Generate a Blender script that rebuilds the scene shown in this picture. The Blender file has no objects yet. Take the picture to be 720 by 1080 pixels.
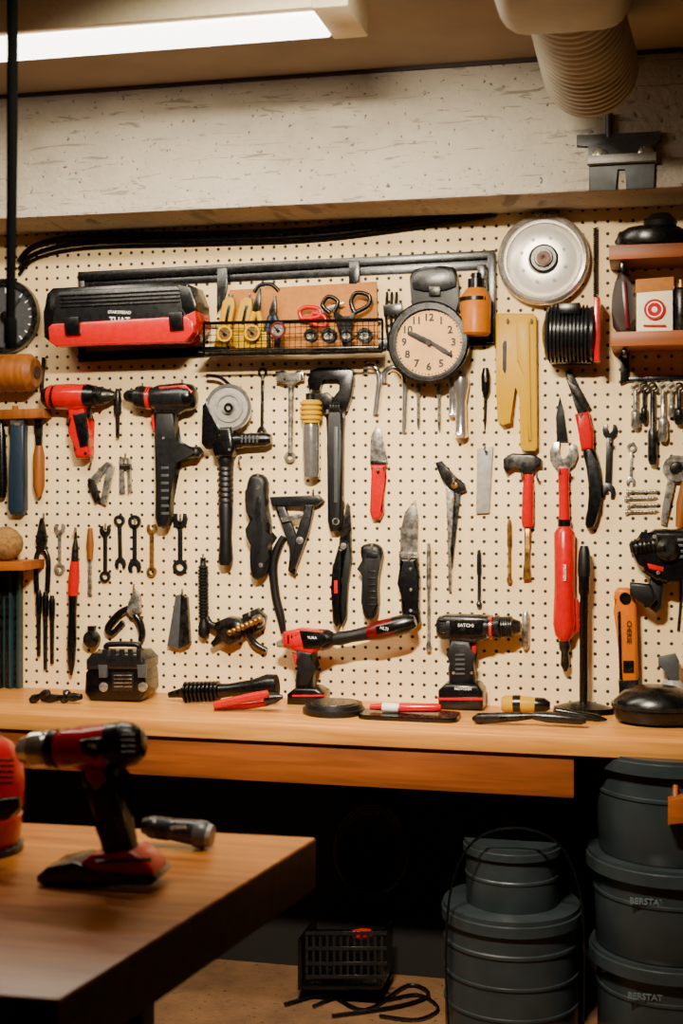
import bpy,bmesh,math
from mathutils import Vector,Matrix
F=1400.;D=3.85;TH=math.radians(13);HZ=500.;H=1.48;S=0.0028
cs,sn=math.cos(TH),math.sin(TH)
CX=D*math.tan(TH)
sc=bpy.context.scene
def ray(px,py):
    u=(px-360)/F
    return (-sn+u*cs,cs+u*sn,(HZ-py)/F)
def W(px,py,d=0):
    r=ray(px,py);t=(D-d*S)/r[1]
    return Vector((CX+t*r[0],-d*S,H+t*r[2]))
def SC(px,d):
    return (D-d*S)/ray(px,0)[1]/F
def dep(px,py,z):
    r=ray(px,py);t=(z-H)/r[2]
    return -(-D+t*r[1])/S
BZ=W(360,738,0).z      # bench top
TZ=0.85                # near table top
# ---------------------------------------------------------------- materials
def lin(h):
    h=h.lstrip('#');o=[]
    for i in (0,2,4):
        c=int(h[i:i+2],16)/255
        o.append(c/12.92 if c<=.04045 else ((c+.055)/1.055)**2.4)
    return o
MATS={}
def newmat(k):
    m=bpy.data.materials.new(k);m.use_nodes=True
    nt=m.node_tree;b=nt.nodes['Principled BSDF'];MATS[k]=m
    return m,nt,b
def nd(nt,t,**kw):
    n=nt.nodes.new(t)
    for a,v in kw.items(): setattr(n,a,v)
    return n
def simple(k,hexc,rough=.45,metal=0.,var=.25,scale=60,bump=.08,dark=None,spec=.5):
    m,nt,b=newmat(k)
    c=lin(hexc)
    d=lin(dark) if dark else [x*(1-var) for x in c]
    tc=nd(nt,'ShaderNodeTexCoord')
    no=nd(nt,'ShaderNodeTexNoise');no.inputs['Scale'].default_value=scale;no.inputs['Detail'].default_value=6
    nt.links.new(tc.outputs['Object'],no.inputs['Vector'])
    cr=nd(nt,'ShaderNodeValToRGB')
    cr.color_ramp.elements[0].position=.35;cr.color_ramp.elements[1].position=.62
    cr.color_ramp.elements[0].color=(*d,1);cr.color_ramp.elements[1].color=(*c,1)
    nt.links.new(no.outputs['Fac'],cr.inputs['Fac']);nt.links.new(cr.outputs['Color'],b.inputs['Base Color'])
    b.inputs['Metallic'].default_value=metal
    b.inputs['Specular IOR Level'].default_value=spec
    mr=nd(nt,'ShaderNodeMapRange');mr.inputs[3].default_value=max(.05,rough-.1);mr.inputs[4].default_value=min(1,rough+.12)
    nt.links.new(no.outputs['Fac'],mr.inputs[0]);nt.links.new(mr.outputs[0],b.inputs['Roughness'])
    if bump:
        n2=nd(nt,'ShaderNodeTexNoise');n2.inputs['Scale'].default_value=scale*6
        nt.links.new(tc.outputs['Object'],n2.inputs['Vector'])
        bp=nd(nt,'ShaderNodeBump');bp.inputs['Strength'].default_value=bump;bp.inputs['Distance'].default_value=.002
        nt.links.new(n2.outputs['Fac'],bp.inputs['Height']);nt.links.new(bp.outputs['Normal'],b.inputs['Normal'])
    return m
simple('black','#070708',.25,spec=.5);simple('rubber','#0b0b0c',.42,bump=.3,spec=.4);simple('dark','#17181a',.28,spec=.5)
simple('matteblack','#040404',.85,spec=.05,bump=0)
simple('grey','#46484a',.4);simple('lightgrey','#9a968e',.4)
simple('red','#be0004',.2,var=.12,spec=.45);simple('darkred','#5a0004',.3)
simple('yellow','#be8f00',.35,var=.04,spec=.12,bump=0);simple('amber','#b06200',.35,var=.1,spec=.2);simple('orange','#c46400',.35,var=.08,spec=.2)
simple('blue','#16293a',.45);simple('teal','#1c3a40',.45)
simple('steel','#c4beb4',.26,.75,dark='#726c62');simple('dsteel','#3e3b38',.28,.75,dark='#1a1816')
simple('satin','#d8d2c6',.24,.8,var=.1,bump=.02);simple('satinwhite','#e8e2d6',.3,.25,var=.06,bump=.02)
simple('chrome','#f0eeea',.14,.9,var=.15);simple('brass','#b0823f',.32,.7,dark='#5a3a1c')
simple('white','#efeade',.4,var=.08);simple('cream','#f4e6c0',.5,var=.08);simple('clockface','#e4a85c',.5,var=.28,scale=12)
simple('brown','#4a2810',.6);simple('leather','#2c1810',.6);simple('rust','#5a3a22',.45,.5,dark='#1c120c',scale=120)
simple('card','#b47028',.75,var=.2);simple('binplastic','#2a3235',.34,var=.2,scale=14)
simple('ink','#060504',.6,var=0,bump=0);simple('whiteink','#ece8e0',.5,var=0,bump=0)
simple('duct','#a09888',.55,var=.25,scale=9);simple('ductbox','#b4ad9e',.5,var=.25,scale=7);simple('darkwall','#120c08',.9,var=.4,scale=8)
simple('ceil','#a09078',.9,var=.16,scale=5,bump=.35);simple('wallpaint','#6c5f4e',.85,var=.15,scale=4)
simple('twine','#9a7038',.85,var=.5,scale=90,bump=.8);simple('embossed','#5a666a',.45,var=.1)
def wood(k,a,bc,axis=0,rough=.45):
    m,nt,b=newmat(k)
    tc=nd(nt,'ShaderNodeTexCoord');mp=nd(nt,'ShaderNodeMapping')
    s=[14,14,14];s[axis]=.9;mp.inputs['Scale'].default_value=s
    nt.links.new(tc.outputs['Object'],mp.inputs['Vector'])
    no=nd(nt,'ShaderNodeTexNoise');no.inputs['Scale'].default_value=3;no.inputs['Detail'].default_value=10;no.inputs['Distortion'].default_value=.6
    nt.links.new(mp.outputs[0],no.inputs['Vector'])
    cr=nd(nt,'ShaderNodeValToRGB');cr.color_ramp.elements[0].position=.3;cr.color_ramp.elements[1].position=.7
    cr.color_ramp.elements[0].color=(*lin(bc),1);cr.color_ramp.elements[1].color=(*lin(a),1)
    nt.links.new(no.outputs['Fac'],cr.inputs['Fac']);nt.links.new(cr.outputs['Color'],b.inputs['Base Color'])
    b.inputs['Roughness'].default_value=rough;b.inputs['Specular IOR Level'].default_value=.35
    bp=nd(nt,'ShaderNodeBump');bp.inputs['Strength'].default_value=.12;bp.inputs['Distance'].default_value=.003
    nt.links.new(no.outputs['Fac'],bp.inputs['Height']);nt.links.new(bp.outputs['Normal'],b.inputs['Normal'])
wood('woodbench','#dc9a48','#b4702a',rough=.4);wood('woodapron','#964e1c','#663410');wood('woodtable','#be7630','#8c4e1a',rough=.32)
wood('woodtableshade','#46240c','#2a1606',rough=.5);wood('woodshelf','#a85816','#743a0e')
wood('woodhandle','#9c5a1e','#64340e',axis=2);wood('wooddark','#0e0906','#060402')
# pegboard
m,nt,b=newmat('pegboard')
tc=nd(nt,'ShaderNodeTexCoord')
v1=nd(nt,'ShaderNodeVectorMath',operation='MULTIPLY');v1.inputs[1].default_value=(1/.0352,0,1/.0352)
v2=nd(nt,'ShaderNodeVectorMath',operation='FRACTION')
v3=nd(nt,'ShaderNodeVectorMath',operation='SUBTRACT');v3.inputs[1].default_value=(.5,0,.5)
v4=nd(nt,'ShaderNodeVectorMath',operation='LENGTH')
mr=nd(nt,'ShaderNodeMapRange');mr.inputs[1].default_value=.12;mr.inputs[2].default_value=.16
nt.links.new(tc.outputs['Object'],v1.inputs[0]);nt.links.new(v1.outputs[0],v2.inputs[0]);nt.links.new(v2.outputs[0],v3.inputs[0])
nt.links.new(v3.outputs[0],v4.inputs[0]);nt.links.new(v4.outputs['Value'],mr.inputs[0])
no=nd(nt,'ShaderNodeTexNoise');no.inputs['Scale'].default_value=4;no.inputs['Detail'].default_value=8
nt.links.new(tc.outputs['Object'],no.inputs['Vector'])
cr=nd(nt,'ShaderNodeValToRGB');cr.color_ramp.elements[0].position=.3;cr.color_ramp.elements[1].position=.7
cr.color_ramp.elements[0].color=(*lin('#e8c48c'),1);cr.color_ramp.elements[1].color=(*lin('#f8dca6'),1)
nt.links.new(no.outputs['Fac'],cr.inputs['Fac'])
mx=nd(nt,'ShaderNodeMix',data_type='RGBA');mx.inputs[6].default_value=(*lin('#20120a'),1)
nt.links.new(mr.outputs[0],mx.inputs[0]);nt.links.new(cr.outputs['Color'],mx.inputs[7]);nt.links.new(mx.outputs[2],b.inputs['Base Color'])
bp=nd(nt,'ShaderNodeBump');bp.inputs['Strength'].default_value=.6;bp.inputs['Distance'].default_value=.004
nt.links.new(mr.outputs[0],bp.inputs['Height']);nt.links.new(bp.outputs['Normal'],b.inputs['Normal']);b.inputs['Roughness'].default_value=.7
# concrete / plaster
def concrete(k,a,bc,sp,scale=6,thr=.30,scratch=False):
    m,nt,b=newmat(k)
    tc=nd(nt,'ShaderNodeTexCoord')
    n1=nd(nt,'ShaderNodeTexNoise');n1.inputs['Scale'].default_value=scale;n1.inputs['Detail'].default_value=10;n1.inputs['Roughness'].default_value=.7
    n2=nd(nt,'ShaderNodeTexNoise');n2.inputs['Scale'].default_value=60;n2.inputs['Detail'].default_value=4
    for n in (n1,n2): nt.links.new(tc.outputs['Object'],n.inputs['Vector'])
    c1=nd(nt,'ShaderNodeValToRGB');c1.color_ramp.elements[0].position=.3;c1.color_ramp.elements[1].position=.6
    c1.color_ramp.elements[0].color=(*lin(bc),1);c1.color_ramp.elements[1].color=(*lin(a),1)
    c2=nd(nt,'ShaderNodeValToRGB');c2.color_ramp.elements[0].position=thr-.05;c2.color_ramp.elements[1].position=thr
    mx=nd(nt,'ShaderNodeMix',data_type='RGBA');mx.inputs[6].default_value=(*lin(sp),1)
    nt.links.new(n1.outputs['Fac'],c1.inputs['Fac']);nt.links.new(n2.outputs['Fac'],c2.inputs['Fac'])
    nt.links.new(c2.outputs['Color'],mx.inputs[0]);nt.links.new(c1.outputs['Color'],mx.inputs[7]);col=mx.outputs[2]
    if scratch:
        for rot,sx,sz,th,cc in ((.5,5,30,.36,'#8e8678'),(-.4,4,34,.36,'#968e80'),(.12,3,50,.355,'#8a8274')):
            mp=nd(nt,'ShaderNodeMapping');mp.inputs['Scale'].default_value=(sx,1,sz);mp.inputs['Rotation'].default_value=(0,rot,0)
            n3=nd(nt,'ShaderNodeTexNoise');n3.inputs['Scale'].default_value=1.6;n3.inputs['Detail'].default_value=9;n3.inputs['Distortion'].default_value=.8
            nt.links.new(tc.outputs['Object'],mp.inputs['Vector']);nt.links.new(mp.outputs[0],n3.inputs['Vector'])
            c3=nd(nt,'ShaderNodeValToRGB');c3.color_ramp.elements[0].position=th-.04;c3.color_ramp.elements[1].position=th
            m2=nd(nt,'ShaderNodeMix',data_type='RGBA');m2.inputs[6].default_value=(*lin(cc),1)
            nt.links.new(n3.outputs['Fac'],c3.inputs['Fac']);nt.links.new(c3.outputs['Color'],m2.inputs[0]);nt.links.new(col,m2.inputs[7]);col=m2.outputs[2]
    nt.links.new(col,b.inputs['Base Color'])
    bp=nd(nt,'ShaderNodeBump');bp.inputs['Strength'].default_value=.5;bp.inputs['Distance'].default_value=.01
    nt.links.new(n2.outputs['Fac'],bp.inputs['Height']);nt.links.new(bp.outputs['Normal'],b.inputs['Normal']);b.inputs['Roughness'].default_value=.85
concrete('beam','#c2b8a6','#9e9380','#6a5e4c',2.5,.36,True);concrete('floor','#74502e','#4c341e','#20140c',4,.36)
m,nt,b=newmat('lampglow');b.inputs['Base Color'].default_value=(1,1,1,1)
b.inputs['Emission Color'].default_value=(1,.93,.8,1);b.inputs['Emission Strength'].default_value=8
# ---------------------------------------------------------------- shapes
def P(pts,d=.1,t=4,b=1,sm=0): return ('P',pts,d,t,b,sm)
def L(p0,p1,prof,d=None,fl=1,sq=0): 
    if not isinstance(prof,list): prof=[(0,prof),(1,prof)]
    return ('L',p0,p1,prof,d,fl,sq)
def T(pts,r,d=None,sm=1): return ('T',pts,r,d,sm)
def Dk(cx,cy,prof,d=.1,closed=False): return ('D',cx,cy,prof,d,closed)
def Rg(cx,cy,ro,ri,d=.1,t=3): return ('D',cx,cy,[(ri,0),(ro,0),(ro,t),(ri,t)],d,True)
def X(s,cx,cy,size,d,ang=0,ex=.3,of=.006): return ('X',s,cx,cy,size,d,ang,ex,of)
def Bx(a,b,bev=0): return ('B',a,b,bev)
def rect(x0,y0,x1,y1): return [(x0,y0),(x1,y0),(x1,y1),(x0,y1)]
def vents(x,y,n,dx,dy,w,h,d,t=1.2):
    return [P(rect(x+i*dx,y+i*dy,x+i*dx+w,y+i*dy+h),d,t,.3) for i in range(n)]
def screws(pl,d,r=1.8): return [Dk(x,y,[(r,0),(r,1),(r*.4,1),(r*.4,.5),(0,.5)],d) for x,y in pl]
def xf(pts,c,s,ang=0):
    a=math.radians(ang);o=[]
    for x,y in pts:
        o.append((c[0]+s*(x*math.cos(a)-y*math.sin(a)),c[1]-s*(x*math.sin(a)+y*math.cos(a))))
    return o
JAW=[(-.3,-1.1),(-.85,-.5),(-1,.2),(-.8,.9),(-.38,.95),(-.38,.1),(-.1,-.25),(.1,-.25),(.38,.1),(.38,.95),(.8,.9),(1,.2),(.85,-.5),(.3,-1.1)]
def wrench(p0,p1,r,w,kind='jr',t=2.5,d=.1):
    ang=math.degrees(math.atan2(p1[0]-p0[0],p1[1]-p0[1]))
    sh=[];n=(Vector(p1)-Vector(p0)).normalized();q=Vector((n.y,-n.x))
    a=Vector(p0)+n*r*.8;b=Vector(p1)-n*r*.8
    sh.append(P([tuple(a+q*w),tuple(b+q*w),tuple(b-q*w),tuple(a-q*w)],d,t,.6))
    for k,pp,an in ((kind[0],p0,ang),(kind[1],p1,ang+180)):
        if k=='j': sh.append(P(xf(JAW,pp,r,an),d,t,.4))
        else: sh.append(Rg(pp[0],pp[1],r,r*.52,d,t+.6))
    return sh
def ribs(f0,f1,n,r1,r2):
    o=[]
    for i in range(n):
        a=f0+(f1-f0)*i/n;w=(f1-f0)/n
        o+=[(a,r1),(a+w*.3,r2),(a+w*.7,r2),(a+w*.95,r1)]
    return o
def loft(bm,rings,cap=True,closed=False):
    vr=[[bm.verts.new(p) for p in r] for r in rings]
    N=len(rings)
    for i in range(N if closed else N-1):
        a=vr[i];b=vr[(i+1)%N];n=len(a)
        for j in range(n):
            try: bm.faces.new((a[j],a[(j+1)%n],b[(j+1)%n],b[j]))
            except ValueError: pass
    if cap and not closed:
        for r in (vr[0],vr[-1]):
            try: bm.faces.new(r)
            except ValueError: pass
def g3(p,d):
    if len(p)>2: return W(p[0],p[1],p[2]),SC(p[0],p[2])
    return W(p[0],p[1],d),SC(p[0],d)
def build(bm,s):
    k=s[0]
    if k=='P':
        _,pts,d,t,b,sm=s
        pts=list(pts)
        for _ in range(sm):
            o=[]
            for i in range(len(pts)):
                p=pts[i];q=pts[(i+1)%len(pts)]
                o+=[(p[0]*.75+q[0]*.25,p[1]*.75+q[1]*.25),(p[0]*.25+q[0]*.75,p[1]*.25+q[1]*.75)]
            pts=o
        mxp=sum(p[0] for p in pts)/len(pts);s_=SC(mxp,d)
        dm=d+t*s_/S/2
        pw=[W(x,y,dm) for x,y in pts]
        y0=-d*S;y1=y0-t*s_
        fr=[bm.verts.new((p.x,y1,p.z)) for p in pw];bk=[bm.verts.new((p.x,y0,p.z)) for p in pw]
        n=len(pw);ff=bm.faces.new(fr);fb=bm.faces.new(bk[::-1])
        for i in range(n): bm.faces.new((fr[i],bk[i],bk[(i+1)%n],fr[(i+1)%n]))
        if b:
            es=list(ff.edges)+list(fb.edges)
            bmesh.ops.bevel(bm,geom=es,offset=b*s_,offset_type='OFFSET',segments=3 if b>2 else 2,profile=.5,affect='EDGES',clamp_overlap=True)
    elif k=='L':
        _,p0,p1,prof,d,fl,sq=s
        if d is None: 
            mr_=max(r for f,r in prof);d=mr_*fl*SC(p0[0],0)/S
        A,sa=g3(p0,d);B,sb=g3(p1,d)
        ax=(B-A).normalized()
        if abs(ax.y)>.9: n1=Vector((1,0,0))
        else: n1=ax.cross(Vector((0,1,0))).normalized()
        n2=ax.cross(n1).normalized()
        mxr=max(r for f,r in prof);n=max(12,min(72,int(mxr*1.3)+8))
        if sq: n=96
        rings=[]
        for f,r in prof:
            c=A.lerp(B,f);rr=max(r,.05)*(sa+(sb-sa)*f)
            ring=[]
            for j in range(n):
                ca,sa_=math.cos(2*math.pi*j/n),math.sin(2*math.pi*j/n)
                m=(abs(ca)**sq+abs(sa_)**sq)**(-1/sq) if sq else 1
                ring.append(c+n1*rr*ca*m+n2*rr*fl*sa_*m)
            rings.append(ring)
        loft(bm,rings)
    elif k=='T':
        _,pts,r,d,sm=s
        if d is None: d=(r if not isinstance(r,list) else max(r))
        Q=[g3(p,d) for p in pts];ps=[q[0] for q in Q];ss=[q[1] for q in Q]
        rl=r if isinstance(r,list) else [r]*len(ps)
        rr=[a*b for a,b in zip(rl,ss)]
        if sm and len(ps)>2:
            o=[];ro=[]
            for i in range(len(ps)-1):
                a=ps[max(0,i-1)];b=ps[i];c=ps[i+1];e=ps[min(len(ps)-1,i+2)]
                for q in range(5):
                    t=q/5
                    o.append(.5*((2*b)+(c-a)*t+(2*a-5*b+4*c-e)*t*t+(-a+3*b-3*c+e)*t**3));ro.append(rr[i]*(1-t)+rr[i+1]*t)
            o.append(ps[-1]);ro.append(rr[-1]);ps=o;rr=ro
        rings=[];prev=None;n=10 if max(rl)>2 else 6
        for i,p in enumerate(ps):
            tg=(ps[min(i+1,len(ps)-1)]-ps[max(i-1,0)])
            if tg.length<1e-9: tg=Vector((0,0,1))
            tg.normalize()
            if prev is None:
                prev=tg.orthogonal().normalized()
            prev=(prev-tg*prev.dot(tg)).normalized()
            bn=tg.cross(prev)
            rings.append([p+prev*rr[i]*math.cos(2*math.pi*j/n)+bn*rr[i]*math.sin(2*math.pi*j/n) for j in range(n)])
        loft(bm,rings)
    elif k=='D':
        _,cx,cy,prof,d,closed=s
        s_=SC(cx,d);mxr=max(r for r,_ in prof)
        dm=d+sum(q for _,q in prof)/len(prof)
        c=W(cx,cy,dm);n=max(14,min(72,int(mxr*1.6)+10))
        rings=[]
        for r,q in prof:
            y=-d*S-q*s_;rr=max(r,.05)*s_
            rings.append([Vector((c.x+rr*math.cos(2*math.pi*j/n),y,c.z+rr*math.sin(2*math.pi*j/n))) for j in range(n)])
        loft(bm,rings,closed=closed)
    elif k=='X':
        _,tx,cx,cy,size,d,ang,ex,of=s
        s_=SC(cx,d)
        cu=bpy.data.curves.new('t','FONT');cu.body=tx;cu.size=size*s_;cu.align_x='CENTER';cu.align_y='CENTER';cu.extrude=ex*s_;cu.resolution_u=2;cu.offset=size*s_*of
        ob=bpy.data.objects.new('t',cu);sc.collection.objects.link(ob);bpy.context.view_layer.update()
        me=bpy.data.meshes.new_from_object(ob.evaluated_get(bpy.context.evaluated_depsgraph_get()))
        me.transform(Matrix.Translation(W(cx,cy,d))@Matrix.Rotation(math.radians(ang),4,'Y')@Matrix.Rotation(math.pi/2,4,'X'))
        bm.from_mesh(me);bpy.data.meshes.remove(me);bpy.data.objects.remove(ob);bpy.data.curves.remove(cu)
    elif k=='Z':
        _,q,z0,z1,bev=s
        a=[bm.verts.new((p.x,p.y,z0)) for p in q];b=[bm.verts.new((p.x,p.y,z1)) for p in q]
        bm.faces.new(a);f=bm.faces.new(b)
        for i in range(len(q)): bm.faces.new((a[i],a[(i+1)%len(q)],b[(i+1)%len(q)],b[i]))
        if bev: bmesh.ops.bevel(bm,geom=list(f.edges),offset=bev,segments=2,profile=.5,affect='EDGES')
    elif k=='B':
        _,a,b_,bev=s
        r=bmesh.ops.create_cube(bm,size=1)
        for v in r['verts']:
            v.co=Vector([(a[i]+b_[i])/2+v.co[i]*(b_[i]-a[i]) for i in range(3)])
        if bev:
            es=list({e for v in r['verts'] for e in v.link_edges})
            bmesh.ops.bevel(bm,geom=es,offset=bev,segments=4 if bev>.02 else 2,profile=.5,affect='EDGES')
SUB={'lettering':('label_plate','lid','lower_handle','body'),'battery_stripe':('battery',),'battery_label':('battery',),'trigger':('handle',),'grip':('handle',),'handle_panel':('handle',),
 'vents':('body',),'screw':('body','grip_body'),'panel':('body',),'label_plate':('body',),'accent':('body',),'numeral':('face',),'minute_marks':('face',),'logo_mark':('logo',),'bolt_hole':('disc',),'ridges':('body',),'latch':('lid','body'),'disc_edge':('disc',),'rear_cap':('body',),'seam':('body',)}
ALL=[]
def A(name,label,cat,parts,snap=None,group=None,struct=False,kind=None):
    pp=[]
    for p in parts:
        if p[0] in ('screws','numerals','bolt_holes'):
            pp+=[(p[0][:-1],p[1],[s]) for s in p[2]]
        else: pp.append(p)
    parts=pp
    bms=[]
    for p in parts:
        bm=bmesh.new()
        for s in p[2]: build(bm,s)
        bmesh.ops.recalc_face_normals(bm,faces=bm.faces)
        bms.append(bm)
    vs=[v.co for bm in bms for v in bm.verts]
    lo=Vector([min(v[i] for v in vs) for i in range(3)]);hi=Vector([max(v[i] for v in vs) for i in range(3)])
    dz=(snap-lo.z) if snap is not None else 0
    base=Vector(((lo.x+hi.x)/2,(lo.y+hi.y)/2,lo.z))
    if struct: base=Vector((0,0,0))
    obs=[];byn={}
    for p,bm in zip(parts,bms):
        for v in bm.verts: v.co-=base
        me=bpy.data.meshes.new(p[0] if len(parts)>1 else name);bm.to_mesh(me);bm.free()
        for f in me.polygons: f.use_smooth=True
        me.set_sharp_from_angle(angle=math.radians(38))
        me.materials.append(MATS[p[1]])
        o=bpy.data.objects.new(me.name,me);sc.collection.objects.link(o);obs.append(o)
        byn.setdefault(p[0],o)
        if len(p)>3: o['label']=p[3]
    if len(parts)>1:
        root=bpy.data.objects.new(name,None);root.empty_display_size=.05;sc.collection.objects.link(root)
        for p,o in zip(parts,obs):
            par=root
            for c in SUB.get(p[0],()):
                if c in byn and byn[c] is not o and byn[c].parent is root: par=byn[c];break
            o.parent=par
    else: root=obs[0]
    root.location=base+Vector((0,0,dz))
    if struct: root['kind']='structure'
    else:
        root['label']=label;root['category']=cat
    if kind: root['kind']=kind
    if group: root['group']=group
    ALL.append((root,obs))
    return root
def topz():
    bpy.context.view_layer.update()
    return max((o.matrix_world@v.co).z for o in ALL[-1][1] for v in o.data.vertices)
# ---------------------------------------------------------------- room
CZ=W(360,76,90).z;BBZ=W(360,214,90).z
XL,XR,YF=-2.3,2.3,-5.2
A('floor','','',[('floor','floor',[Bx((XL,YF,-.05),(XR,.1,0))])],struct=True)
A('ceiling','','',[('ceiling','ceil',[Bx((XL,YF,CZ),(XR,.1,CZ+.05))])],struct=True)
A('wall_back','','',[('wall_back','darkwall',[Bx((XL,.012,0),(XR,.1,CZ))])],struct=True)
A('wall_left','','',[('wall_left','wallpaint',[Bx((XL-.05,YF,0),(XL,.1,CZ))])],struct=True)
A('wall_right','','',[('wall_right','wallpaint',[Bx((XR,YF,0),(XR+.05,.1,CZ))])],struct=True)
A('wall_front','','',[('wall_front','wallpaint',[Bx((XL,YF-.05,0),(XR,YF,CZ))])],struct=True)
A('trim_1','','',[('trim_1','beam',[Bx((XL,-90*S,BBZ),(XR,.01,CZ),.008)])],struct=True)
A('trim_2','','',[('trim_2','leather',[Bx((XL,-90*S-.012,CZ-.010),(XR,-90*S,CZ-.001))])],struct=True)
A('pegboard','cream perforated pegboard covering the wall above the bench','pegboard',[('pegboard','pegboard',[Bx((-1.9,-.0005,BZ),(1.8,.0118,BBZ))])])
# bench
BD=.43;BW=(-1.7,1.7)
xap=W(605,800,150).x
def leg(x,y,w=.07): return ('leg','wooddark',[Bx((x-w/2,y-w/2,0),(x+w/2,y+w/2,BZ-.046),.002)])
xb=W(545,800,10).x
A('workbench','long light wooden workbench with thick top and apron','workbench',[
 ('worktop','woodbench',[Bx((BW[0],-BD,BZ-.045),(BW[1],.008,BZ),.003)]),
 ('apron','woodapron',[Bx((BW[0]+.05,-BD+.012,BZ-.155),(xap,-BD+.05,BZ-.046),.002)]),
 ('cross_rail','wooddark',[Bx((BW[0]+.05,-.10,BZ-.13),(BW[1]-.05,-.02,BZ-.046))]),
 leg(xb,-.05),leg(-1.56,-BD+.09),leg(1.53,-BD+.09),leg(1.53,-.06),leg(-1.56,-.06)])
# near table
def onz(px,py,z):
    r=ray(px,py);t=(z-H)/r[2];return Vector((CX+t*r[0],-D+t*r[1],z))
Ac=onz(333,883,TZ);Bc=onz(62,1053,TZ);Cc=onz(0,866,TZ);e=(Cc-Ac)*2.0
q=[Ac,Ac+e,Bc+e,Bc];ctr=sum(q,Vector())/4
qi=[p.lerp(ctr,.42) for p in q]
def legat(p): return ('B',(p.x-.03,p.y-.03,0),(p.x+.03,p.y+.03,TZ-.088),.003)
A('work_table','thick brown wooden work table with dark legs','table',[
 ('tabletop','woodtable',[('Z',q,TZ-.088,TZ,.005)])]+[('leg','wooddark',[legat(p)]) for p in qi])
tt=ALL[-1][1][0].data;tt.materials.append(MATS['woodtableshade'])  # darker copy of the table wood paints in shade on sides and underside
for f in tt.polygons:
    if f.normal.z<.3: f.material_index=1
# ceiling lamp
zl=CZ-.09
yb=-dep(170,52,zl)*S;yf=-dep(170,25,zl)*S
xr=W(350,24,-yb/S).x
A('ceiling_lamp','cream fluorescent ceiling light fixture with glowing tube cover','lamp',[
 ('housing','cream',[Bx((xr-1.75,yf-.022,zl+.002),(xr+.02,yf+.008,CZ-.002),.004),Bx((xr-1.75,yb-.008,zl+.004),(xr+.02,yb+.01,CZ-.002),.004),Bx((xr-1.75,yf,zl+.03),(xr+.02,yb,CZ-.002))]),
 ('end_cap','cream',[Bx((xr+.0,yf-.03,zl-.004),(xr+.085,yb+.015,CZ-.001),.006)]),
 ('diffuser','lampglow',[Bx((xr-1.75,yf+.008,zl-.006),(xr,yb-.008,zl+.028),.006)],'glowing white diffuser')])
# duct
zp=CZ-.135
e1=dep(624,80,zp);e2=dep(588,-60,zp)
dA=W(624,80,e1);dB=W(588,-60,e2);dc=dA.lerp(dB,.80)
A('ventilation_duct','dusty beige ribbed flexible duct with rounded joint on ceiling','duct',[
 ('hose','duct',[L((624,80,e1),(588,-60,e2),[(0,30),(.01,42),(.03,48)]+ribs(.05,.80,20,47,50)+[(.81,50),(.95,50)])]),
 ('joint_box','ductbox',[Bx((dc.x-.128,dc.y-.30,dc.z-.126),(dc.x+.128,dc.y,CZ-.001),.055)]),
 ('clamp_band','grey',[L((624,80,e1),(588,-60,e2),[(.765,51.5),(.80,51.5)])])])
A('beam_bracket','steel mounting bracket bolted to the painted beam','bracket',[
 ('plate','grey',[P([(608,143),(697,139),(697,150),(690,151),(690,199),(660,200),(660,178),(650,178),(650,201),(621,202),(621,154),(608,155)],90.1,6,1)]),
 ('flange','lightgrey',[P([(619,165),(692,161),(692,170),(619,174)],96,10,1)]),
 ('bolt','steel',[Dk(632,163,[(8,0),(8,3),(5,5),(0,5)],96)]),('bolt','steel',[Dk(681,160,[(8,0),(8,3),(5,5),(0,5)],96)]),
 ('pipe','grey',[L((642,145),(642,120),[(0,4),(1,4)],93)])])
A('hanging_cord','thick black cord hanging down from the ceiling','cord',[
 ('cord','matteblack',[T([(13,500-(CZ-H)*F/((D-600*S)/ray(13,0)[1]),600),(13,100,600),(12,250,600),(11,340,600)],[6,6,5.5,5],600)]),
 ('end_fitting','matteblack',[L((11,335),(11,368),[(0,5.5),(.1,7),(.8,7),(1,5)],600)])])
# ---------------------------------------------------------------- upper wall
for i,(a,r) in enumerate([(0,3.2),(8,2.4),(14,2.0)]):
    A('cable','black cable running along the top of the pegboard','cable',[('cable','black',[T([(20,276+a),(38,259+a),(90,249+a*.9),(200,247+a*.8),(320,243+a*.8),(420,232+a*.8),(523,216+a*.8)],r,r+.6)])],group='black cables above the rail')
A('tool_rail','long black metal rail frame mounted on pegboard','rail',[
 ('upper_bar','black',[P([(83,287),(522,264),(522,273),(83,297)],.1,6,1),P([(83,297),(522,273),(522,284),(83,305)],.1,2,.4)]),
 ('lower_bar','black',[P([(83,372),(215,366),(522,352),(522,364),(215,376),(83,382)],.1,4,1)]),
 ('post','black',[P(rect(83,290,90,380),.4,5,1)]),('post','black',[P(rect(514,268,523,362),.4,8,1)]),
 ('post','black',[P([(229,283),(240,282),(240,302),(236,320),(229,330)],5,4,1)]),('post','black',[P([(368,276),(379,275),(379,296),(376,300),(368,300)],5,4,1)])])
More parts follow.
